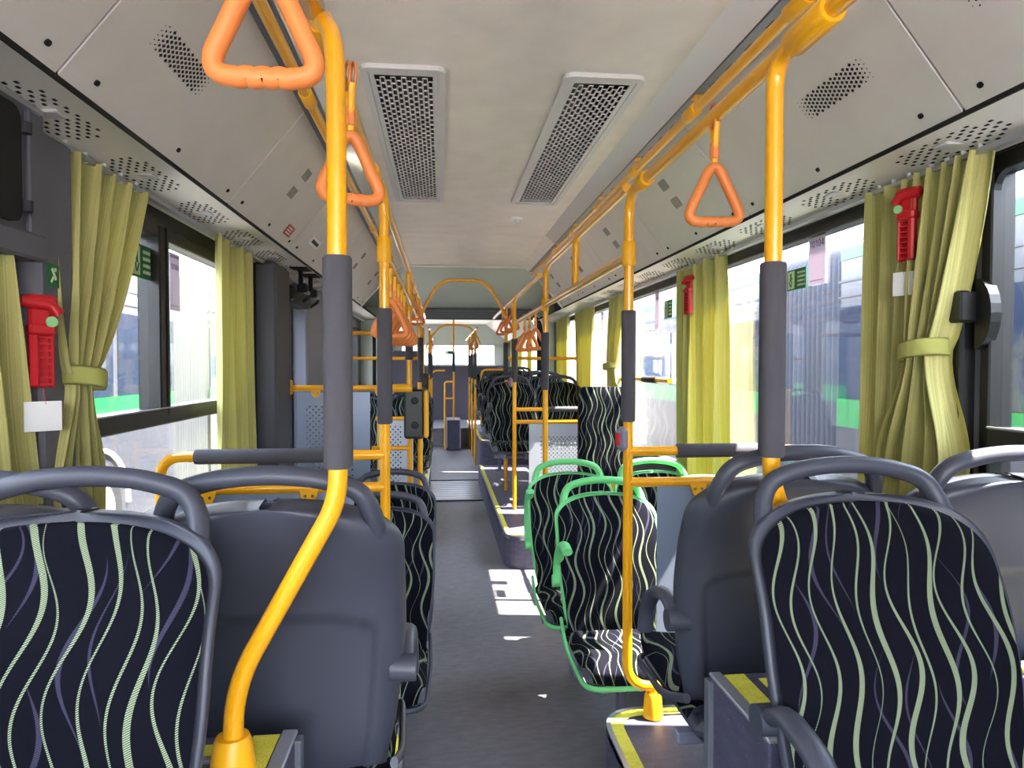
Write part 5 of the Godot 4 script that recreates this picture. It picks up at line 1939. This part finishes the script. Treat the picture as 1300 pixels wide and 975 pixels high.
# ---------------------------------------------------------------- outside
func neighbour(label: String, s: float, bell: Array, z0: float, z1: float) -> void:
	# articulated bus parked alongside; s is the side of ours on which it stands
	var t := thing("parked_bus", label, "bus", v3(s * 4.66, -0.35, (z0 + z1) * 0.5), "buses parked outside")
	var o: Vector3 = t.position
	var xf := s * 3.385
	var secs := [[z0, bell[0]], [bell[1], z1]]
	for q in secs:
		var zc: float = (q[0] + q[1]) * 0.5
		var ln: float = q[0] - q[1]
		var sec := Node3D.new()
		sec.name = "body"
		t.add_child(sec, true)
		sec.position = v3(s * 4.66, 0, zc) - o
		var x := xf - s * 4.66
		box_obj(sec, "skin", v3(0, 1.27, 0), Vector3(2.55, 2.64, ln), M.bus_body, 0.06)
		box_obj(sec, "green_band", v3(x - s * 0.003, 1.08, 0), Vector3(0.012, 0.25, ln - 0.05), M.bus_green)
		box_obj(sec, "skirt", v3(x - s * 0.003, 0.45, 0), Vector3(0.012, 1.0, ln - 0.05), M.bus_skirt)
		box_obj(sec, "green_stripe", v3(x - s * 0.003, 2.5, 0), Vector3(0.012, 0.1, ln - 0.13), M.bus_green)
		box_obj(sec, "roof_seam", v3(x - s * 0.003, 2.26, 0), Vector3(0.012, 0.02, ln - 0.05), M.pillar_dark)
		box_obj(sec, "roof_seam", v3(x - s * 0.003, 2.12, 0), Vector3(0.012, 0.012, ln - 0.05), M.pillar_dark)
		var n := int(ln / 1.5)
		for k in n:
			var zz: float = ln * 0.5 - (k + 0.5) * ln / n
			box_obj(sec, "window_pane", v3(x - s * 0.002, 1.62, zz), Vector3(0.014, 0.82, ln / n - 0.1), M.bus_glass, 0.003)
	# bellows with upright folds
	var st := new_st()
	var bz: float = bell[0] - bell[1]
	var f := func(u: float, v: float) -> Vector3:
		var fold := absf(fposmod(u * bz / 0.088, 1.0) * 2.0 - 1.0)
		var r := smoothstep(0.0, 1.0, fold) * 0.05
		var y := 0.0
		var x := 0.0
		if v < 0.85:
			y = v / 0.85 * 2.5
		else:
			var a := (v - 0.85) / 0.15 * PI * 0.5
			y = 2.5 + 0.22 * sin(a)
			x = 0.3 * (1.0 - cos(a))
		return v3(xf + s * (0.03 + r + x), y + r * -0.5, bell[0] - u * bz) - o
	grid(st, f, int(bz / 0.088 * 8), 14, 1, 1, s > 0)
	obj(t, "bellows", st, M.bellows)
	for wz in [z0 - 2.6, bell[0] + 1.9, z1 + 3.2]:
		var wh := Node3D.new()
		wh.name = "wheel"
		t.add_child(wh, true)
		wh.position = v3(xf + s * 0.12, 0.14, wz) - o
		st = new_st()
		tube(st, PackedVector3Array([v3(-0.15, 0, 0), v3(-0.13, 0, 0), v3(0.13, 0, 0), v3(0.15, 0, 0)]), 0.48, 28, false, -1.0, Vector3.ZERO, PackedFloat32Array([0.9, 1, 1, 0.9]))
		obj(wh, "tyre", st, M.tyre)
		st = new_st()
		tube(st, PackedVector3Array([v3(-0.16, 0, 0), v3(0.16, 0, 0)]), 0.27, 24)
		obj(wh, "rim", st, M.white)
		st = new_st()
		var arch := PackedVector3Array()
		for k in 15:
			var a := PI * k / 14.0
			arch.append(v3(-s * 0.13, sin(a) * 0.58, cos(a) * 0.58))
		tube(st, arch, 0.02, 8, false, 0.045, Vector3(1, 0, 0))
		obj(wh, "arch_lip", st, M.white)

func block(label: String, at: Vector3, size: Vector3, m: Material, cols: int, rows: int) -> void:
	var t := thing("building", label, "building", at)
	box_obj(t, "walls", v3(0, size.y * 0.5, 0), size, m)
	box_obj(t, "parapet", v3(0, size.y + 0.15, 0), Vector3(size.x + 0.3, 0.3, size.z + 0.3), M.building)
	for i in cols:
		for j in rows:
			box_obj(t, "window", v3(-size.x * 0.5 + (i + 0.5) * size.x / cols, (j + 0.55) * size.y / rows, size.z * 0.5), Vector3(size.x / cols * 0.5, size.y / rows * 0.45, 0.1), M.building_glass)

func build_outside() -> void:
	var g := structure("ground", "grey asphalt yard")
	box_obj(g, "concrete", v3(0, -0.4, -10), Vector3(140, 0.1, 140), M.concrete)
	neighbour("silver and green articulated bus with pale bellows beside the right windows", 1, [-5.95, -7.2], 5.0, -17.0)
	neighbour("silver and green articulated bus with pale bellows beside the left windows", -1, [-8.55, -9.75], 5.0, -18.0)
	block("pale building with rows of windows behind the rear of the bus", v3(2, -0.35, -46), Vector3(46, 6.5, 8), M.building, 14, 2)
